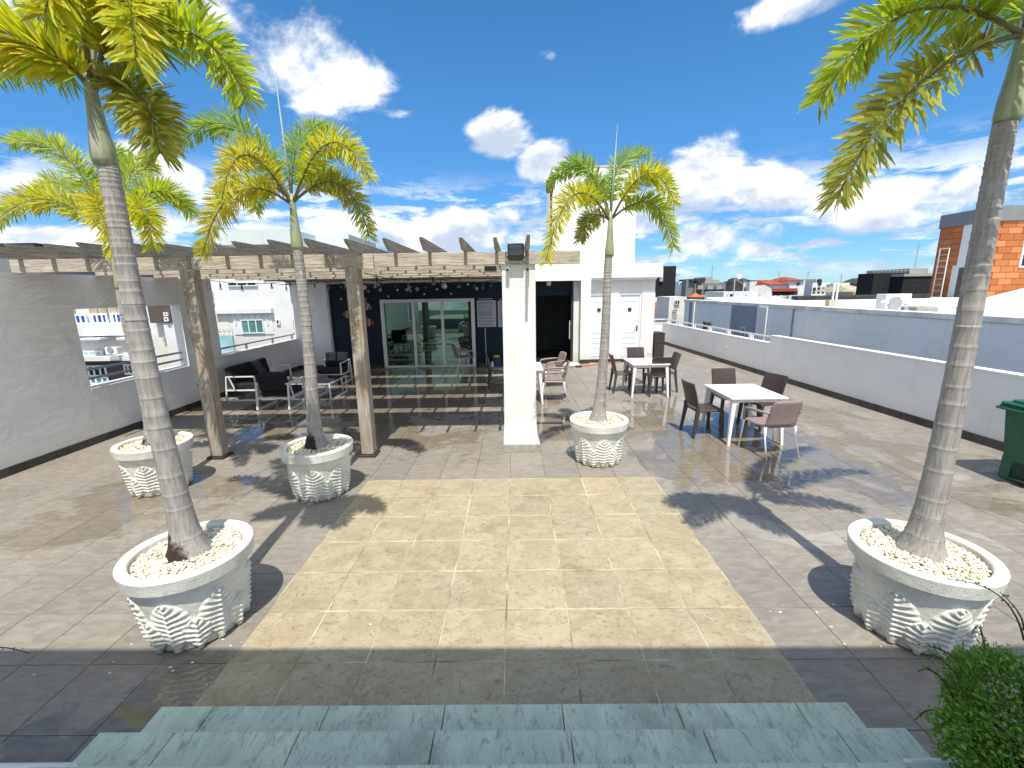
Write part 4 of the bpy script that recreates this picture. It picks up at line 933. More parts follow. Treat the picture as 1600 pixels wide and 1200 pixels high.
# ================================================================== SMALL THINGS ON THE FLOOR
bn = thing('wheelie_bin', 'green plastic pedal bin against the right parapet, cut by the photo edge', 'bin', (6.2, 4.82, 0))
bm_ = MB(); rings = []
for (z, x0, x1, y0, y1) in ((.05, 5.93, 6.42, 4.60, 5.06), (.86, 5.86, 6.50, 4.53, 5.12)): rings.append([bm_.bm.verts.new(v) for v in ((x0, y0, z), (x1, y0, z), (x1, y1, z), (x0, y1, z))])
for j in range(4): bm_.bm.faces.new((rings[0][j], rings[0][(j+1) % 4], rings[1][(j+1) % 4], rings[1][j]))
bm_.bm.faces.new(rings[0][::-1]); bm_.bm.faces.new(rings[1])
bmesh.ops.bevel(bm_.bm, geom=[e for e in bm_.bm.edges if abs(e.verts[0].co.z-e.verts[1].co.z) > .3], offset=.03, segments=3, affect='EDGES')
bm_.build('body', 'bin_green', bn)
MB().box((5.81, 4.48, .862), (6.55, 5.17, .892), .008).box((5.83, 4.50, .893), (6.53, 5.15, .915), .008).build('rim', 'bin_green', bn)
MB().box((5.83, 4.50, .916), (6.53, 5.15, .955), .018).box((5.90, 4.56, .9555), (6.46, 5.09, .985), .02).box((5.96, 4.75, .986), (6.05, 4.92, 1.0), .005).build('lid', 'bin_green', bn)
MB().box((5.905, 4.70, .06), (5.945, 4.93, .26), .01).build('pedal_recess', 'bin_recess_shade', bn); MB().box((5.86, 4.72, .055), (5.904, 4.91, .075), .004).build('pedal', 'dark_metal', bn)  # proud dark block: shade inside the recess is put into its colour
MB().box((5.90, 4.945, .02), (5.935, 5.06, .30), .008).build('foot', 'bin_green', bn); MB().box((5.90, 4.60, .02), (5.935, 4.69, .30), .008).build('foot', 'bin_green', bn)
for y in (4.63, 5.03): MB().tube([(6.40, y-.02, .075), (6.40, y+.02, .075)], .075, 18).build('wheel', 'rubber', bn)
# slatted cabinet by the building corner
cbn = thing('slatted_cabinet', 'dark brown slatted cabinet at the right corner of the white building', 'cabinet', (4.75, 14.5, 0))
MB().box((4.56, 14.32, .03), (4.86, 14.9, .88)).build('body', 'dark_metal', cbn)
for k in range(8): MB().box((4.545, 14.295, .04+k*.105), (4.872, 14.318, .135+k*.105), .004).build('slat', 'brown_slat', cbn)
MB().box((4.54, 14.28, .881), (4.88, 14.92, .91), .004).build('top', 'brown_slat', cbn)
# broom, dustpan, bucket
br = thing('broom', 'broom leaning on the navy wall under the notice board', 'broom', (-.93, 13.6, 0)); MB().tube([(-.93, 13.5, .10), (-.96, 13.67, 1.22)], .013).build('handle', 'grey_trim', br); MB().box((-1.06, 13.45, .0), (-.80, 13.55, .10), .01).build('brush', 'bin_green', br)
bk = thing('bucket', 'dark blue bucket with a yellow cloth against the navy wall left of the pillar', 'bucket', (-.62, 13.45, 0)); MB().lathe([(.12, 0), (.15, .32), (.14, .32), (.11, .03)], (-.62, 13.45), 20).build('body', 'board_blue', bk); MB().ball((-.62, 13.45, .34), .11, 2, (1, .8, .5)).build('cloth', 'yellow_plastic', bk)
tag(MB().lathe([(.035, 0), (.04, .02), (.04, .16), (.016, .19), (.016, .22)], (-.74, 13.3), 14).build('bottle', 'lamp_white'), 'small white bottle on the floor beside the bucket', 'bottle')
sq = thing('squeegee', 'orange-handled squeegee lying on the floor outside the toilet doors', 'squeegee', (2.6, 13.4, 0)); p0, p1 = at(903, 577, 13.25), at(968, 568.5, 14.0)
MB().tube([(1.98, 13.35, .03), (3.35, 13.95, .03)], .016).build('handle', 'orange_plastic', sq); MB().box((1.80, 13.2, .0), (1.98, 13.5, .05), .008, RZ(rad(20))).build('blade', 'dark_metal', sq)
bgm = MB(); random.seed(8); q_ = bmesh.ops.create_icosphere(bgm.bm, subdivisions=3, radius=1)
for v in bgm.bm.verts:
    k = 1+.35*math.sin(v.co.x*5+1)*math.cos(v.co.y*6)+random.uniform(-.12, .12); v.co = Vector((1.72+v.co.x*.22*k, 13.42+v.co.y*.13*k, max(.003, .05+v.co.z*.075*k)))
tag(bgm.build('plastic_bag', 'bag_plastic'), 'crumpled white plastic bag on the floor at the foot of the entry column', 'bag')
# fallen petals / chips of paint on the floor
random.seed(21)
for (cx, cy, n, sp) in ((-2.15, 2.45, 14, .35), (2.1, 2.75, 12, .4), (-3.2, 2.1, 6, .4), (-1.5, 2.55, 4, .3), (-5.2, 6.2, 4, .8), (.0, 6.0, 5, .5), (2.6, 2.2, 5, .5)):
    pass
ch = MB()
for (cx, cy, n, sp) in ((-2.15, 2.35, 16, .22), (2.15, 2.75, 14, .25), (-2.75, 2.3, 8, .3), (-1.5, 2.6, 5, .25), (-.2, 5.95, 8, .3), (2.4, 2.3, 5, .35), (5.0, 6.0, 5, .6), (-4.2, 6.0, 6, .5)):
    for k in range(n//2):
        x, y = random.gauss(cx, sp), random.gauss(cy, sp*.6); r_ = random.uniform(.003, .008); a = random.uniform(0, 3)
        pts = [(x+r_*1.6*math.cos(a+t), y+r_*math.sin(a+t), .0075) for t in (0, 1.3, 2.5, 3.7, 5.0)]; ch.quad(*pts)
tag(ch.build('paint_flakes', 'lamp_white'), 'white paint flakes scattered on the floor round the planters', 'paint flakes', None, 'stuff')

# ================================================================== FLANKING PLANTER WALLS AND SHRUB
for (x0, x1, lb) in ((-3.4, -1.86, 'white rounded planter wall left of the stone steps, at the bottom left corner'), (1.56, 3.6, 'white rounded planter wall right of the stone steps, under the green shrub')):
    r = thing('planter_wall', lb, 'planter wall', ((x0+x1)/2, .8, 0), 0, 'white planter walls flanking the steps')
    MB().box((x0, -.8, 0), (x1, 1.46, .45), .03).build('wall', 'bright_plaster', r); MB().box((x0+.12, -.7, .4505), (x1-.12, 1.30, .47)).build('soil', 'soil', r)
def shrub(label, c, rad3, n, seed, twigs):
    random.seed(seed); root = thing('shrub', label, 'shrub', (c[0], c[1], .46)); c = Vector(c); off = Vector((c.x, c.y, .46))
    tw_ = MB(); verts, faces = [], []
    def leaf(p, d, s):
        d = d.normalized(); w = d.cross(Vector((random.uniform(-1, 1), random.uniform(-1, 1), random.uniform(-.3, 1))))
        if w.length < .05: return
        w = w.normalized(); nrm = w.cross(d); b = len(verts)
        verts.extend([p-off, p+d*s*.5+w*s*.30+nrm*s*.06-off, p+d*s-off, p+d*s*.5-w*s*.30+nrm*s*.06-off]); faces.append((b, b+1, b+2, b+3))
    lump = [(Vector((random.gauss(0, 1), random.gauss(0, 1), random.gauss(0, 1))).normalized(), random.uniform(.18, .55)) for _ in range(26)]
    for i in range(n):
        v = Vector((random.gauss(0, 1), random.gauss(0, 1), random.gauss(0, 1))).normalized()
        k = .66+sum(a*max(0, v.dot(l)-.72)*2.6 for l, a in lump); k *= random.uniform(.55, 1.0)**.45
        p = c+Vector((v.x*rad3[0]*k, v.y*rad3[1]*k, v.z*rad3[2]*k))
        if p.z < .47: continue
        for q in range(3): leaf(p+Vector((random.gauss(0, .012), random.gauss(0, .012), random.gauss(0, .012))), v+Vector((random.gauss(0, .7), random.gauss(0, .7), random.gauss(.3, .6))), random.uniform(.009, .025))
    for k in range(14):
        v = Vector((random.uniform(-1, 1), random.uniform(-1, 1), random.uniform(.2, 1))).normalized(); e = c+Vector((v.x*rad3[0], v.y*rad3[1], v.z*rad3[2]))*.9
        tw_.tube([Vector((c.x+v.x*.06, c.y+v.y*.06, .47)), (Vector((c.x, c.y, .47))+e)/2+Vector((0, 0, .05)), e], [.012, .008, .003], 5)
    for (a, m_, b, dens) in twigs:
        a, m_, b = Vector(a), Vector(m_), Vector(b); pts = [a*(1-t)**2+(m_*2-(a+b)*.5)*2*t*(1-t)+b*t*t for t in [i/10 for i in range(11)]]
        MB().tube(pts, [.0045-.003*i/10 for i in range(11)], 5).build('twig', 'twig', root, True)
        for i in range(dens):
            t = random.uniform(.05, 1); p = a*(1-t)**2+(m_*2-(a+b)*.5)*2*t*(1-t)+b*t*t
            leaf(p, (b-a).normalized()*.5+Vector((random.gauss(0, .6), random.gauss(0, .6), random.gauss(.2, .6))), random.uniform(.010, .020))
    tw_.build('branches', 'twig', root, True)
    me = bpy.data.meshes.new('leaves'); me.from_pydata(verts, [], faces); me.materials.append(MATS['shrub_leaf']); o = link('leaves', me, root); o['kind'] = 'stuff'; o.color = (.16, .30, .05, 1)
    return root
def fz(x, y, z):
    d = RT*((x-800)/F_PX) + DN*((y-600)/F_PX) + FW; return Vector((0, 0, CAM_H))+d*((z-CAM_H)/d.z)
tws = []
for (a, m_, b, z0, z1, dn) in (((1600, 1000), (1560, 930), (1482, 905), .8, .85, 18), ((1600, 985), (1590, 955), (1562, 925), .8, .9, 10), ((1520, 1060), (1480, 1020), (1440, 1010), .75, .8, 26), ((1490, 1090), (1460, 1050), (1435, 1050), .7, .75, 22), ((1470, 1115), (1450, 1110), (1430, 1125), .65, .62, 14), ((1540, 1020), (1530, 980), (1518, 992), .8, .9, 10), ((1500, 1060), (1470, 1030), (1452, 1022), .8, .85, 20), ((1600, 1120), (1560, 1080), (1540, 1040), .9, .95, 16)):
    tws.append((fz(*a, z0), fz(*m_, (z0+z1)/2), fz(*b, z1), dn))
cS = fz(1625, 1190, .66)
random.seed(31)
for k in range(16):
    a_ = random.uniform(0, 6.28); el_ = random.uniform(.1, 1.3); dv = Vector((math.cos(a_)*math.cos(el_), math.sin(a_)*math.cos(el_), math.sin(el_))); b0 = Vector((cS.x+.06, cS.y, .64))+Vector((dv.x*.2, dv.y*.2, dv.z*.15)); b1 = b0+dv*random.uniform(.10, .24)+Vector((0, 0, .03)); tws.append((b0, b0.lerp(b1, .5)+Vector((random.uniform(-.02, .02), 0, .015)), b1, 14))
shrub('dense dark green shrub with thin stray twigs in the bottom right corner', (cS.x+.06, cS.y, .66), (.25, .25, .20), 9500, 77, tws)
cL = fz(-70, 1020, .8)
shrub('thin-twigged shrub at the left edge, one bare twig reaching into view', (cL.x-.28, cL.y-.25, .75), (.26, .30, .26), 1500, 78, [(fz(-60, 1030, .8), fz(-10, 1012, .82), fz(46, 1021, .84), 12)])

# ================================================================== NEIGHBOURS AND TOWN
def window(parent, x0, x1, z0, z1, y, pane='dark_pane', n=2, fr='white_metal', t=.06):
    f = MB().box((x0, y-.05, z0), (x0+t, y+.02, z1)).box((x1-t, y-.05, z0), (x1, y+.02, z1)).box((x0+t, y-.05, z0), (x1-t, y+.02, z0+t)).box((x0+t, y-.05, z1-t), (x1-t, y+.02, z1))
    for k in range(1, n): xm = x0+(x1-x0)*k/n; f.box((xm-t/2, y-.05, z0+t), (xm+t/2, y+.02, z1-t))
    f = f.build('window', fr, parent)
    MB().box((x0+t, y-.012, z0+t), (x1-t, y-.004, z1-t)).build('pane', pane, f)
def R2(px0, py0, px1, py1, Y):
    a, b = at(px0, py0, Y), at(px1, py1, Y); return a.x, b.x, b.z, a.z
# --- white apartment block beyond the left parapet
Y = 28.0
n1_ = thing('apartment_building', 'white apartment block with pale green roof parapet behind the left parapet', 'building', (-20, Y, GROUND_Z))
x0, x1, z0, z1 = R2(322, 400, 500, 560, Y)
MB().box((x0-2, Y, GROUND_Z), (x1+1.0, Y+12, z1)).build('wall', 'far_white', n1_)
x0, x1, z0, z1 = R2(342, 359, 455, 381, Y-.5); MB().box((x0, Y-.5, z0), (x1, Y+6.5, z1)).build('roof_parapet', 'mint_plaster', n1_)
x0, x1, z0, z1 = R2(486, 367, 546, 386, Y+3); MB().box((x0, Y+3, z0-.3), (x1, Y+9, z1)).build('roof_parapet', 'mint_plaster', n1_)
x0, x1, z0, z1 = R2(545, 371, 557, 392, Y+5); MB().box((x0, Y+5, z0), (x0+.5, Y+6, z1)).box((x1-.6, Y+5, z0), (x1, Y+6, z1)).build('roof_post', 'mint_plaster', n1_)
for (a, b, c, d, n, p) in ((384, 382, 400, 392, 2, 'teal_pane'), (403, 382, 417, 392, 2, 'teal_pane'), (355, 441, 402, 447, 3, 'dark_pane'), (376, 499.5, 414, 520.5, 3, 'teal_pane'), (431, 499, 438, 507, 1, 'dark_pane'), (456, 499, 468, 518, 2, 'teal_pane'), (325, 453, 333.5, 467, 1, 'teal_pane'), (326, 470, 335, 475, 1, 'dark_pane')):
    q = R2(a, b, c, d, Y-.06); window(n1_, q[0], q[1], q[2], q[3], Y-.06, p, n)
x0, x1, z0, z1 = R2(333, 483, 424, 489, Y-.3); MB().box((x0, Y-.3, z0), (x1, Y-.001, z1)).build('ledge', 'far_white', n1_)
x0, x1, z0, z1 = R2(362, 488, 428, 522, Y-.05); MB().box((x0, Y-.05, z0), (x1, Y-.001, z1)).build('grey_panel', 'bluegrey_plaster', n1_)
for a in (367, 377, 387, 397, 407, 417):
    q = R2(a-2.5, 489, a+2.5, 499 if 372 < a < 412 else 508, Y-.1); MB().box((q[0], Y-.1, q[2]), (q[1], Y-.051, q[3])).build('fin', 'far_white', n1_)
x0, x1, z0, z1 = R2(331, 490, 360, 518, Y-.03); MB().box((x0, Y-.03, z0), (x1, Y-.001, z1)).build('recess', 'cream_plaster', n1_)
x0, x1, z0, z1 = R2(334, 525, 366, 548, Y-1.2); MB().box((x0, Y-1.2, z0), (x1, Y-1.05, z1)).build('balcony_front', 'cyan_pane', n1_)
for z in (z1+.12, z1+.45): MB().box((x0, Y-1.2, z), (x1, Y-1.14, z+.07)).build('balcony_rail', 'white_metal', n1_)
for k in range(5): xx = x0+(x1-x0)*k/4; MB().box((xx-.03, Y-1.199, z1), (xx+.03, Y-1.141, z1+.45)).build('balcony_post', 'white_metal', n1_)
q = at(341, 368, Y+.6); dsh = thing('satellite_dish', 'grey satellite dish on the left apartment block, beside the golden palm frond', 'satellite dish', (q.x, q.y, q.z))
MB().lathe([(.02, 0), (.35, .06), (.55, .18), (.54, .2), (.34, .08), (.02, .02)], (0, 0), 20).build('dish', 'grey_steel', None).name
d_ = bpy.data.objects['dish']; d_.parent = dsh; d_.rotation_euler = (rad(80), 0, rad(25)); MB().tube([(q.x, q.y+.1, q.z), (q.x, q.y+.2, q.z-1.0)], .04).build('mast', 'grey_steel', dsh)
# --- block with blue curtains seen through the square opening
Y = 24.0
n2_ = thing('apartment_building', 'white building with blue-curtained windows seen through the wall opening', 'building', (-24, Y, GROUND_Z))
x0, x1, _, _ = R2(60, 480, 236, 560, Y); zt = at(150, 468, Y).z
MB().box((x0-3, Y, GROUND_Z), (x1+.6, Y+2.4, zt)).build('wall', 'far_white', n2_)
for (a, b) in ((113, 118), (138, 154), (155, 169), (170, 184), (185, 198), (232, 246)):
    q = R2(a, 482, b, 489.5, Y-.08); MB().box((q[0], Y-.08, q[2]), (q[1]-.04, Y-.001, q[3]+.4)).build('stone_block', 'stone_trim', n2_)
for (a, b, c, d, n, p) in ((116, 491, 138, 506.5, 2, 'blue_pane'), (143, 490, 170.5, 506, 3, 'blue_pane'), (174, 489, 199, 505.5, 3, 'blue_pane'), (235, 487, 246, 503, 1, 'blue_pane'), (129, 548, 163, 558.5, 3, 'cyan_pane'), (136, 571, 169, 588, 3, 'dark_pane'), (193, 569, 216, 585, 3, 'blue_pane'), (140, 589, 172, 600, 3, 'teal_pane')):
    q = R2(a, b, c, d, Y-.1); window(n2_, q[0], q[1], q[2], q[3], Y-.1, p, n, t=.09)
for (a, b, c, d, dp, m_) in ((100, 507, 205, 524, .5, 'far_white'), (122, 529, 156, 531.5, .9, 'far_white'), (181, 528, 205, 531, .9, 'far_white'), (100, 558, 205, 563.5, .7, 'far_white')):
    q = R2(a, b, c, d, Y-dp); MB().box((q[0], Y-dp, q[2]), (q[1], Y-.002, q[3])).build('ledge', m_, n2_)
q = R2(100, 565, 215, 620, Y-.05); MB().box((q[0], Y-.05, q[2]), (q[1]+1, Y-.0015, q[3])).build('brown_band', 'brown_wall', n2_)
q = R2(163, 543, 188, 561, Y-.9); acu = thing('air_conditioner', 'outdoor air conditioner on a wire bracket seen through the wall opening', 'air conditioner', ((q[0]+q[1])/2, Y-.9, q[2]))
MB().box((q[0], Y-.9, q[2]+.25), (q[0]+.65, Y-.55, q[3]), .01).build('housing', 'lamp_white', acu); MB().tube([(q[0]+.3, Y-.901, q[2]+.5), (q[0]+.3, Y-.93, q[2]+.5)], .17, 16).build('fan', 'grey_steel', acu)
for k in range(4): MB().box((q[0]-.1, Y-.95, q[2]+.06*k), (q[1], Y-.93, q[2]+.06*k+.02)).build('bracket', 'white_metal', acu)
Y = 20.0
n3_ = thing('apartment_building', 'cream tower with a brown stone top at the right of the wall opening', 'building', (-16, Y, GROUND_Z))
q = R2(236, 478, 284, 570, Y); MB().box((q[0], Y, GROUND_Z), (at(262, 500, Y).x, Y+.8, q[3]-.75)).build('wall', 'cream_plaster', n3_); MB().box((at(262, 500, Y).x+.001, Y-.3, GROUND_Z), (q[1]+.6, Y+.8, q[3]+.5)).build('wall', 'far_white', n3_)
q2 = R2(230, 479, 266, 487, Y-.35); MB().box((q2[0], Y-.35, q[3]-.749), (q2[1], Y-.301, q[3]+.03)).build('cornice', 'brown_wall', n3_)
for (a, b, c, d) in ((256, 488, 263.5, 494), (257, 495.5, 264.5, 502)): w_ = R2(a, b, c, d, Y-.4); window(n3_, w_[0], w_[1], w_[2], w_[3], Y-.4, 'dark_pane', 1, t=.05)
w_ = R2(254.5, 527, 259, 535, Y-.05); window(n3_, w_[0], w_[1], w_[2], w_[3], Y-.05, 'dark_pane', 1, 'grey_trim', .04)
q = R2(-60, 382, 55, 392, 26.0); dr_ = thing('building', 'dark roof edge showing above the far left end of the pergola', 'building', (-30, 26, GROUND_Z)); MB().box((q[0]-6, 26, GROUND_Z), (q[1], 38, q[2])).build('wall', 'far_grey', dr_); MB().box((q[0]-6, 25.8, q[2]+.001), (q[1]+.2, 38.2, q[3])).build('roof', 'roof_dark', dr_)

# --- long blue-grey neighbour along the right side
NX = 9.6
nb = thing('neighbour_building', 'long blue-grey neighbouring building with a flat white roof, right of the terrace', 'building', (15, 16, GROUND_Z))
NZ = 1.66
MB().box((NX, -2, GROUND_Z), (NX+.25, 25.2, NZ-.10)).build('wall', 'bluegrey_plaster', nb)
MB().box((NX-.04, -2, NZ-.099), (NX+.32, 25.25, NZ+.03), .01).build('coping', 'roof_white', nb)
MB().box((NX+.251, -2, NZ-.5), (44, 25.2, NZ-.10)).build('roof', 'roof_white', nb)
MB().box((NX+.252, 25.0, GROUND_Z), (44, 25.2, NZ-.501)).build('end_wall', 'cream_plaster', nb)
def npanel(pxa, pxb, mat, th, nm):
    a, b = atx(pxa, 476, NX).y, atx(pxb, 476, NX).y; MB().box((NX-th, min(a, b), -12), (NX-.001, max(a, b), NZ-.1)).build(nm, mat, nb)
npanel(1144.5, 1187, 'slate_plaster', .03, 'slate_panel'); npanel(1078, 1085, 'slate_plaster', .03, 'slate_panel'); npanel(1085.5, 1088, 'far_white', .12, 'pilaster'); npanel(1188, 1203, 'far_white', .10, 'pilaster'); npanel(1241.5, 1243, 'slate_plaster', .04, 'drain_pipe')
def nwin(pxa, pya, pxb, pyb):
    a, b = atx(pxa, pya, NX-.035), atx(pxb, pyb, NX-.035); y0, y1 = min(a.y, b.y), max(a.y, b.y); z1 = atx(pxa, pya, NX).z; z0 = z1-1.0
    f = MB().box((NX-.06, y0, z0), (NX-.031, y0+.06, z1)).box((NX-.06, y1-.06, z0), (NX-.031, y1, z1)).box((NX-.06, y0+.06, z1-.06), (NX-.031, y1-.06, z1)).box((NX-.06, y0+.06, z0), (NX-.031, y1-.06, z0+.06)).box((NX-.06, (y0+y1)/2-.03, z0+.06), (NX-.031, (y0+y1)/2+.03, z1-.06)).build('window', 'grey_trim', nb)
    MB().box((NX-.045, y0+.06, z0+.06), (NX-.036, y1-.06, z1-.06)).build('pane', 'dark_pane', f)
nwin(1099, 501, 1110.5, 516); nwin(1158.5, 510, 1164, 525)
# awning below, on the neighbour's wall
a, b = atx(1243, 528, NX), atx(1300, 540, NX); aw = thing('awning', 'beige awning with a dark edge on the blue-grey neighbouring wall', 'awning', (NX, (a.y+b.y)/2, .5))
MB().prism([(NX-.02, .50), (NX-1.0, .12), (NX-1.0, .06), (NX-.02, .44)], 1, min(a.y, b.y), max(a.y, b.y)).build('cover', 'stone_trim', aw); MB().box((NX-.09, min(a.y, b.y)-.05, .505), (NX-.005, max(a.y, b.y)+.05, .57)).build('edge', 'dark_metal', aw)
# roof clutter
q = atx(1187, 461, 10.6); ds = thing('satellite_dish', 'large white satellite dish on the edge of the neighbouring flat roof', 'satellite dish', (q.x, q.y, NZ)); dm = MB(); cen = dm.bm.verts.new((0, 0, -.09)); rg = [dm.bm.verts.new((.50*math.cos(2*PI*k/10)*(1 if k % 2 else .95), .46*math.sin(2*PI*k/10), .03)) for k in range(10)]
fs = [dm.bm.faces.new((cen, rg[k], rg[(k+1) % 10])) for k in range(10)]; bmesh.ops.recalc_face_normals(dm.bm, faces=fs); bmesh.ops.solidify(dm.bm, geom=fs, thickness=.025)
do = link('reflector', dm.mesh('reflector', 'grey_trim'), ds); do.location = (0, 0, q.z-NZ+.0); do.rotation_euler = (rad(68), 0, rad(-38))
MB().tube([(q.x, q.y+.1, NZ-.1), (q.x, q.y+.05, q.z)], .03).tube([(q.x+.45, q.y+.3, NZ-.1), (q.x+.1, q.y+.05, q.z-.2)], .02).tube([(q.x-.35, q.y+.3, NZ-.1), (q.x-.05, q.y+.05, q.z-.2)], .02).build('stand', 'grey_steel', ds); MB().tube([(q.x-.05, q.y-.1, q.z-.4), (q.x-.35, q.y-.55, q.z+.1)], .012).build('feed_arm', 'grey_steel', ds)
q = atx(1148, 440, 12.0); an = thing('antenna_mast', 'thin antenna mast with a small white dish on the neighbouring roof', 'antenna', (q.x, q.y, NZ-.1)); MB().tube([(q.x, q.y, NZ-.1), (q.x, q.y, q.z+.15)], .025).tube([(q.x, q.y, q.z+.15), (q.x+.5, q.y, q.z-.15)], .012).build('mast', 'grey_steel', an); MB().ball((q.x+.22, q.y, q.z+.25), .14, 2, (1, .6, 1)).build('dish', 'lamp_white', an)
q = atx(1300, 474, 10.3); pp = thing('vent_pipe', 'pair of white vent pipes with a cream box on the neighbouring roof', 'pipe', (q.x, q.y, NZ-.1))
for dx in (0, .12): MB().tube([(q.x+dx, q.y, NZ-.1), (q.x+dx, q.y, atx(1301, 444, 10.3).z)], .03).build('pipe', 'lamp_white', pp)
MB().box((q.x-.16, q.y-.1, NZ-.1), (q.x+.04, q.y+.1, NZ+.22), .01).build('box', 'stone_trim', pp)
q = atx(1395, 481, 10.6); ac = thing('air_conditioner', 'white outdoor air conditioner on the neighbouring roof, right of the vent pipes', 'air conditioner', (q.x, q.y, NZ-.1)); MB().box((q.x-.35, q.y-.15, NZ-.1), (q.x+.35, q.y+.2, NZ+.42), .01).build('housing', 'lamp_white', ac); MB().tube([(q.x-.1, q.y-.151, NZ+.16), (q.x-.1, q.y-.175, NZ+.16)], .19, 20).build('fan', 'grey_steel', ac)
for (px, lb) in ((1381, 'white mushroom vent left of the roof air conditioner'), (1417, 'bent white pipe right of the roof air conditioner')):
    q = atx(px, 482, 10.1); v_ = thing('roof_vent', lb, 'vent', (q.x, q.y, NZ-.1)); MB().tube([(q.x, q.y, NZ-.1), (q.x, q.y, NZ+.15), (q.x-.05, q.y-.05, NZ+.2)], [.05, .05, .09], 10).build('pipe', 'lamp_white', v_); MB().ball((q.x-.04, q.y-.03, NZ+.2), .09, 2, (1, 1, .5)).build('cap', 'lamp_white', v_)
q = atx(1440, 484, 10.4); tag(MB().box((q.x-.3, q.y-.2, NZ-.1), (q.x+.25, q.y+.3, NZ+.12), .02).build('concrete_block', 'concrete'), 'rough concrete block on the neighbouring roof at the foot of the orange building', 'block')
dp = thing('roof_parapet', 'long black waterproofed parapet on the neighbouring roof', 'parapet', (24, 24, NZ-.1)); a, b = at(1243, 466, 24.5), at(1449, 466, 24.5); MB().box((a.x, 24.3, NZ-.1), (b.x, 24.9, at(1340, 461, 24.5).z), .03).build('wall', 'roof_dark', dp)
pt = thing('roof_sheet', 'pale sagging roof sheet in front of the black parapet', 'roof', (20, 22, NZ)); a, b = at(1128, 470, 22), at(1242, 470, 22); MB().prism([(21, NZ-.1), (24, NZ+.15), (24, NZ-.1)], 0, a.x, b.x).build('sheet', 'roof_white', pt)
wr = thing('rooftop_hut', 'low white rooftop hut with a small window behind the antenna mast', 'hut', (18, 30, 0)); a = R2(1131, 456, 1180, 467, 30); MB().box((a[0], 30, a[2]-6), (a[1], 33, a[3])).build('wall', 'far_white', wr); w_ = R2(1138, 457, 1146.5, 466, 29.9); window(wr, w_[0], w_[1], w_[2], w_[3], 29.9, 'dark_pane', 1, t=.1)
w_ = R2(1166, 459, 1172, 461, 29.95); window(wr, w_[0], w_[1], w_[2], w_[3], 29.95, 'dark_pane', 1, t=.05)
for (pa, pb, lb) in ((1082, 1098, 'left orange tent roof beyond the neighbouring building'), (1101, 1120, 'right orange tent roof beyond the neighbouring building')):
    Y = 36; a, b, c = at(pa, 464, Y), at(pb, 464, Y), at((pa+pb)/2, 457.5, Y); r = thing('tent_roof', lb, 'tent', (c.x, Y, a.z), 0, 'orange tent roofs'); tb = MB(); w = b.x-a.x
    V = [tb.bm.verts.new(v) for v in ((a.x, Y, a.z), (b.x, Y, a.z), (b.x, Y+w, a.z), (a.x, Y+w, a.z), (c.x, Y+w/2, c.z))]
    for k in range(4): tb.bm.faces.new((V[k], V[(k+1) % 4], V[4]))
    tb.bm.faces.new(V[3::-1]); tb.build('canvas', 'orange_cloth', r); MB().box((a.x-.2, Y-.2, a.z-4), (b.x+.2, Y+w+.2, a.z-.02)).build('base', 'brown_wall', r)
# --- orange tiled building on the right
OY = 24.0; oc = at(1545, 400, OY); OX = oc.x; oz1 = at(1545, 322, OY).z; oz0 = NZ-.1; oyb = OY+3.0
ob = thing('orange_building', 'orange tiled roof building with a dark grey top band, right of the photo', 'building', (OX+3, OY, oz0))
MB().box((OX, OY, oz0), (OX+8, oyb, oz1-.02)).build('core', 'orange_plaster', ob)
zb = at(1570, 345, OY).z
MB().box((OX-.12, OY-.12, zb), (OX+8, oyb, oz1)).build('top_band', 'far_grey', ob)
random.seed(9); rows = 12; hh = (zb-oz0)/rows
tlm = MB().box((0, 0, .012), (.70, .03, hh-.012), .006).mesh('cladding_tile', 'orange_plaster'); tls = MB().box((0, 0, .012), (.03, .70, hh-.012), .006).mesh('cladding_tile', 'orange_plaster')
ot = MATS['orange_plaster'].copy(); ot.name = 'orange_tile'; t = ot.node_tree; p = [n for n in t.nodes if n.type == 'BSDF_PRINCIPLED'][0]; rn = nd(t, 'ShaderNodeObjectInfo').outputs['Random']
setp(t, p, Base_Color=mixc(t, rn, (.40, .125, .04), (.56, .23, .085))); tlm.materials[0] = ot; tls.materials[0] = ot
for r_ in range(rows):
    for c_ in range(9):
        o = link('cladding_tile', tlm, ob); o.location = (-3+.72*c_+(.0 if r_ % 2 else -.36)+.37, -.03-random.uniform(0, .008), r_*hh)
    for c_ in range(4):
        yy = .02+.72*c_
        o = link('cladding_tile', tls, ob); o.location = (-3-.03-random.uniform(0, .008), yy, r_*hh)
fz0 = OX-.06
def side(pxa, pya, pxb, pyb):
    a, b = atx(pxa, pya, fz0), atx(pxb, pyb, fz0); return min(a.y, b.y), max(a.y, b.y), min(a.z, b.z), max(a.z, b.z)
s_ = side(1482, 346, 1518, 421); MB().box((OX-.08, OY+.55, s_[2]), (OX-.035, OY+1.55, zb-.001)).build('white_panel', 'far_white', ob)
MB().box((OX-.10, OY+.4, oz0), (OX-.035, OY+1.75, oz0+1.75)).build('door_surround', 'far_white', ob); MB().box((OX-.11, OY+.6, oz0), (OX-.101, OY+1.35, oz0+1.62)).build('door', 'brown_band', ob)
wq = at(1592, 418, OY-.1); window(ob, wq.x, wq.x+2, wq.z, wq.z+2.2, OY-.06, 'dark_pane', 1, t=.08)
ld = thing('roof_ladder', 'white steel ladder fixed to the left side of the orange building', 'ladder', (OX-.2, OY+2.3, oz0)); lz = at(1465, 388, OY+2.2).z
for y in (OY+2.0, OY+2.55): MB().tube([(OX-.22, y, oz0), (OX-.22, y, lz)], .03).build('rail', 'lamp_white', ld)
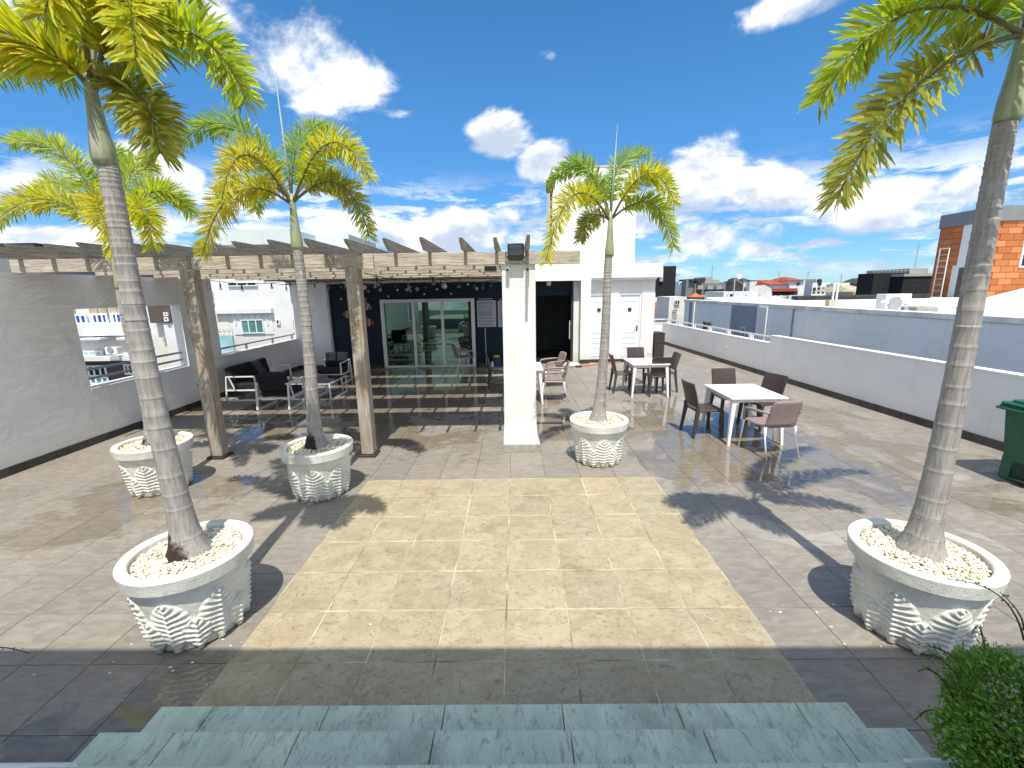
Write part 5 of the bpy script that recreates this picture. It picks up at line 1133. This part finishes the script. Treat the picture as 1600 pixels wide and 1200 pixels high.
for k in range(8): MB().tube([(OX-.22, OY+2.0, oz0+.35+k*(lz-oz0-.35)/7.05), (OX-.22, OY+2.55, oz0+.35+k*(lz-oz0-.35)/7.05)], .018).build('rung', 'lamp_white', ld)
tn = thing('tent_roof', 'white sloping tent roof in front of the orange building at the right edge', 'tent', (17, 13, NZ)); a, b, c = at(1538, 481, 13), at(1720, 481, 13), at(1640, 440, 13.5); tb = MB(); V = [tb.bm.verts.new(v) for v in ((a.x, 13, a.z), (b.x, 13, a.z), (b.x, 14, a.z), (a.x, 14, a.z), (c.x, 13.5, c.z))]
for k in range(4): tb.bm.faces.new((V[k], V[(k+1) % 4], V[4]))
tb.bm.faces.new(V[3::-1]); tb.build('canvas', 'tent_white', tn); MB().box((a.x, 13.0, a.z-.16), (b.x, 14.0, a.z-.001)).build('valance', 'tent_white', tn)
for (x, y) in ((a.x+.1, 13.1), (b.x-.1, 13.1), (a.x+.1, 13.9), (b.x-.1, 13.9)): MB().tube([(x, y, NZ-.1), (x, y, a.z-.16)], .03).build('post', 'white_metal', tn)

# --- town in the distance
def tower(nm, label, px0, px1, pyt, Y, mat, dep=4, wins=None, cat='building', extra=None):
    q = R2(px0, pyt, px1, 480, Y); r = thing(nm, label, cat, ((q[0]+q[1])/2, Y, GROUND_Z)); MB().box((q[0], Y, GROUND_Z), (q[1], Y+dep, q[3])).build('wall', mat, r)
    if wins:
        rows, cols, pm, fill = wins; hgt = 3.1
        for i in range(rows):
            for j in range(cols):
                w = (q[1]-q[0])/cols; xx = q[0]+w*(j+.5); zz = q[3]-hgt*(i+.62)
                MB().box((xx-w*fill/2, Y-.12, zz-.75), (xx+w*fill/2, Y-.01, zz+.75)).build('window', pm, r)
        for i in range(rows): MB().box((q[0]-.3, Y-.5, q[3]-hgt*(i+1)-.18), (q[1]+.3, Y-.002, q[3]-hgt*(i+1)+.02)).build('ledge', mat, r)
    return r, q
r, q = tower('high_rise', 'black netted building under construction right of the terrace building', 1022, 1053, 416, 60, 'black_net'); MB().box((q[0]+1.2, 59.7, q[3]-2.0), (q[1]-2.2, 59.95, q[3]-.4)).build('opening', 'grey_steel', r)
for k in range(9): MB().box((q[1]-.05, 59.8, q[3]-1.2-k*1.0), (q[1]+.5, 59.95, q[3]-1.1-k*1.0)).build('scaffold', 'grey_steel', r)
r, q = tower('apartment_building', 'dark grey apartment block with a rooftop box, left of the antenna mast', 1086, 1131, 443, 90, 'far_grey', 3, (4, 4, 'dark_pane', .55)); a = R2(1102, 433, 1113, 443, 92); MB().box((a[0], 92, a[2]), (a[1], 98, a[3])).build('roof_box', 'concrete', r); a = R2(1113, 437, 1124, 443.5, 92); MB().box((a[0]+.01, 92, a[2]), (a[1], 97, a[3])).build('roof_box', 'concrete', r)
a = R2(1074, 437, 1086, 480, 90); MB().box((a[0], 90.5, GROUND_Z), (a[1]-.01, 92.9, a[3])).build('side_wing', 'far_grey', r); a = R2(1078, 436, 1102, 438.5, 90); MB().box((a[0], 89.8, a[2]), (a[1], 96, a[3])).build('roof_canopy', 'roof_dark', r)
for k in (1090, 1105, 1119): a = R2(k, 446, k+8, 452, 89.7); MB().box((a[0], 89.5, a[2]), (a[1], 89.86, a[3])).build('balcony', 'concrete', r)
r, q = tower('apartment_building', 'red-roofed white apartment block with a square turret beyond the dish', 1204, 1237, 444, 110, 'far_white', 3, (3, 4, 'dark_pane', .5))
def roof(r, px0, px1, pyb, pyt, Y, dep, mat='red_roof', inset=.25):
    a = R2(px0, pyt, px1, pyb, Y); w = a[1]-a[0]; b = MB(); V = [b.bm.verts.new(v) for v in ((a[0], Y-.6, a[2]), (a[1], Y-.6, a[2]), (a[1], Y+dep, a[2]), (a[0], Y+dep, a[2]), (a[0]+w*inset, Y+dep*.5, a[3]), (a[1]-w*inset, Y+dep*.5, a[3]))]
    for f in ((0, 1, 5, 4), (1, 2, 5), (2, 3, 4, 5), (3, 0, 4), (3, 2, 1, 0)): b.bm.faces.new([V[k] for k in f])
    b.build('roof', mat, r)
roof(r, 1202, 1236, 444, 437.5, 110, 12, inset=.1); a = R2(1235, 438, 1254.5, 470, 109); MB().box((a[0], 109, GROUND_Z), (a[1], 114, a[3])).build('turret', 'far_white', r); roof(r, 1233.5, 1256, 438, 432, 109, 10, inset=.28); a = R2(1246, 437.5, 1250, 440, 108.9); MB().box((a[0], 108.85, a[2]-.8), (a[1], 108.98, a[3]-.6)).build('window', 'dark_pane', r)
a = R2(1205, 451, 1246, 455, 104); MB().box((a[0], 104, a[2]), (a[1], 108, a[3])).build('terrace_roof', 'red_roof', r); a = R2(1198, 455, 1246, 461, 105); MB().box((a[0], 105, a[2]), (a[1], 108, a[3])).build('terrace_shade', 'roof_dark', r)  # dark box stands in for the shade under the terrace roof
r, q = tower('apartment_building', 'brown flat apartment block left of the red-roofed block', 1176, 1205, 438, 118, 'brown_wall', 3, (3, 5, 'dark_pane', .5)); a = R2(1172, 440, 1181, 470, 116); MB().box((a[0], 116, GROUND_Z), (a[1], 117.9, a[3])).build('stair_core', 'far_white', r)
tower('apartment_building', 'narrow pale block left of the brown apartment block', 1162, 1171, 442, 125, 'far_white', 3, (3, 2, 'dark_pane', .5))
tower('apartment_building', 'dark grey block right of the red-roofed turret', 1255, 1270, 436.5, 120, 'far_grey', 3, (4, 3, 'dark_pane', .5))
tower('apartment_building', 'white block with rows of balconies right of the dark grey block', 1270, 1293, 442, 115, 'far_white', 3, (4, 4, 'dark_pane', .6))
tower('apartment_building', 'tall white block right of the vent pipes', 1307, 1319, 444, 95, 'far_white', 3, (4, 2, 'far_grey', .3))
tower('apartment_building', 'grey house with a wide window between the white block and the black netted building', 1319, 1350, 449, 80, 'far_grey', 3, (2, 2, 'teal_pane', .7))
r, q = tower('house', 'low house with a brown roof beside the black netted building', 1333, 1366, 456, 72, 'stone_trim', 3, (1, 3, 'teal_pane', .5)); roof(r, 1331, 1367, 456, 444, 75, 10, 'stone_trim', .3)
r, q = tower('high_rise', 'wide black netted building left of the orange building', 1366, 1412, 427, 66, 'black_net', 3); a = R2(1366, 424.5, 1412, 426.5, 66)
for k in range(10): xx = q[0]+(q[1]-q[0])*k/9; MB().tube([(xx, 66.1, q[3]), (xx, 66.1, q[3]+.5)], .05, 5).build('scaffold', 'grey_steel', r)
MB().box((q[0], 66.05, q[3]+.3), (q[1], 66.15, q[3]+.36)).build('scaffold', 'grey_steel', r)
r, q = tower('high_rise', 'black netted concrete building directly left of the orange building', 1412.5, 1449, 432, 64, 'black_net', 3); MB().box((q[0]-.2, 63.8, q[3]), (q[1]+.3, 68, q[3]+.35)).build('roof_slab', 'concrete', r); a = R2(1422, 419.5, 1450, 425, 66); MB().box((a[0], 66, a[2]-.8), (a[1], 74, a[3])).build('roof_box', 'concrete', r)
q_ = at(1436, 380, 68); MB().tube([(q_.x, 68, a[2]), (q_.x, 68, q_.z)], .06, 5).build('mast', 'grey_steel', r)
r, q = tower('apartment_building', 'white apartment block in the gap right of the terrace building, four small windows', 1046, 1072, 464, 34, 'cream_plaster', 3)
for (a_, b_, c_, d_) in ((1054, 469, 1062, 476), (1051, 483, 1058, 487), (1051, 491, 1058, 495), (1050, 496, 1057, 500)): w_ = R2(a_, b_, c_, d_, 33.9); window(r, w_[0], w_[1], w_[2], w_[3], 33.9, 'dark_pane', 2, 'grey_trim', .06)
r, q = tower('house', 'grey house with an orange awning in the gap right of the terrace building', 1024, 1040, 466, 40, 'bluegrey_plaster', 3); a = R2(1022, 472, 1028, 484, 39.5); MB().box((a[0], 39.3, a[2]), (a[1], 39.9, a[3])).build('awning', 'orange_cloth', r); a = R2(1027, 488, 1036, 496, 39.8); MB().box((a[0], 39.8, a[2]), (a[1], 39.99, a[3])).build('window', 'dark_pane', r)
for (px, py, Yt, lb) in ((1095, 443, 89, 'black water tank on the dark grey apartment block'), (1285, 441.5, 114, 'black water tank on the white balcony block'), (1341, 448.5, 79.5, 'black water tank on the grey house'), (1160, 456, 30.8, 'black water tank on the low white rooftop hut')):
    c = at(px, py, Yt); k = .55; r = thing('water_tank', lb, 'water tank', (c.x, Yt+1.2, c.z), 0, 'black roof water tanks'); MB().lathe([(k*.8, c.z-.6), (k, c.z-.55), (k, c.z+k*1.2), (k*.75, c.z+k*1.6), (k*.3, c.z+k*1.75)], (c.x, Yt+1.2), 14).build('tank', 'roof_dark', r)
for (px, py, Yt, lb) in ((1112, 432, 93, 'thin aerial on the dark grey apartment block'), (1216, 437, 112, 'thin aerial behind the red-roofed block'), (1313, 443.5, 96, 'thin aerial on the tall white block'), (1262, 436, 121, 'thin aerial on the dark grey block right of the turret')):
    c = at(px, py, Yt); r = thing('antenna_mast', lb, 'antenna', (c.x, Yt, c.z-.8), 0, 'thin roof aerials'); MB().tube([(c.x, Yt, c.z-.8), (c.x, Yt, c.z+2.2)], .07, 5).tube([(c.x-.6, Yt, c.z+1.7), (c.x+.6, Yt, c.z+1.7)], .05, 5).tube([(c.x-.4, Yt, c.z+1.2), (c.x+.4, Yt, c.z+1.2)], .05, 5).build('mast', 'grey_steel', r)
# nameless far blocks along the horizon
random.seed(14)
for k in range(46):
    Y = random.uniform(150, 420); px = random.uniform(1030, 1460) if k < 34 else random.uniform(-100, 1030)
    hpx = random.uniform(438, 452) if k < 34 else random.uniform(440, 450); w = random.uniform(8, 20)
    c = at(px, hpx, Y); top = min(c.z, 14); r = thing('far_building', 'small pale block far off on the horizon', 'building', (c.x, Y, GROUND_Z), 0, 'far blocks along the horizon')
    MB().box((c.x-w/2, Y, GROUND_Z), (c.x+w/2, Y+10, top)).build('wall', random.choice(('far_white', 'far_white', 'cream_plaster', 'far_grey')), r)
    wb = MB()
    for i in range(4):
        for j in range(int(w/3)): xx = c.x-w/2+1.5+j*3; zz = top-2-i*3.1; wb.box((xx-.7, Y-.1, zz-.7), (xx+.7, Y-.01, zz+.6))
    if int(w/3): tag(wb.build('windows', 'dark_pane', r), kind='stuff')
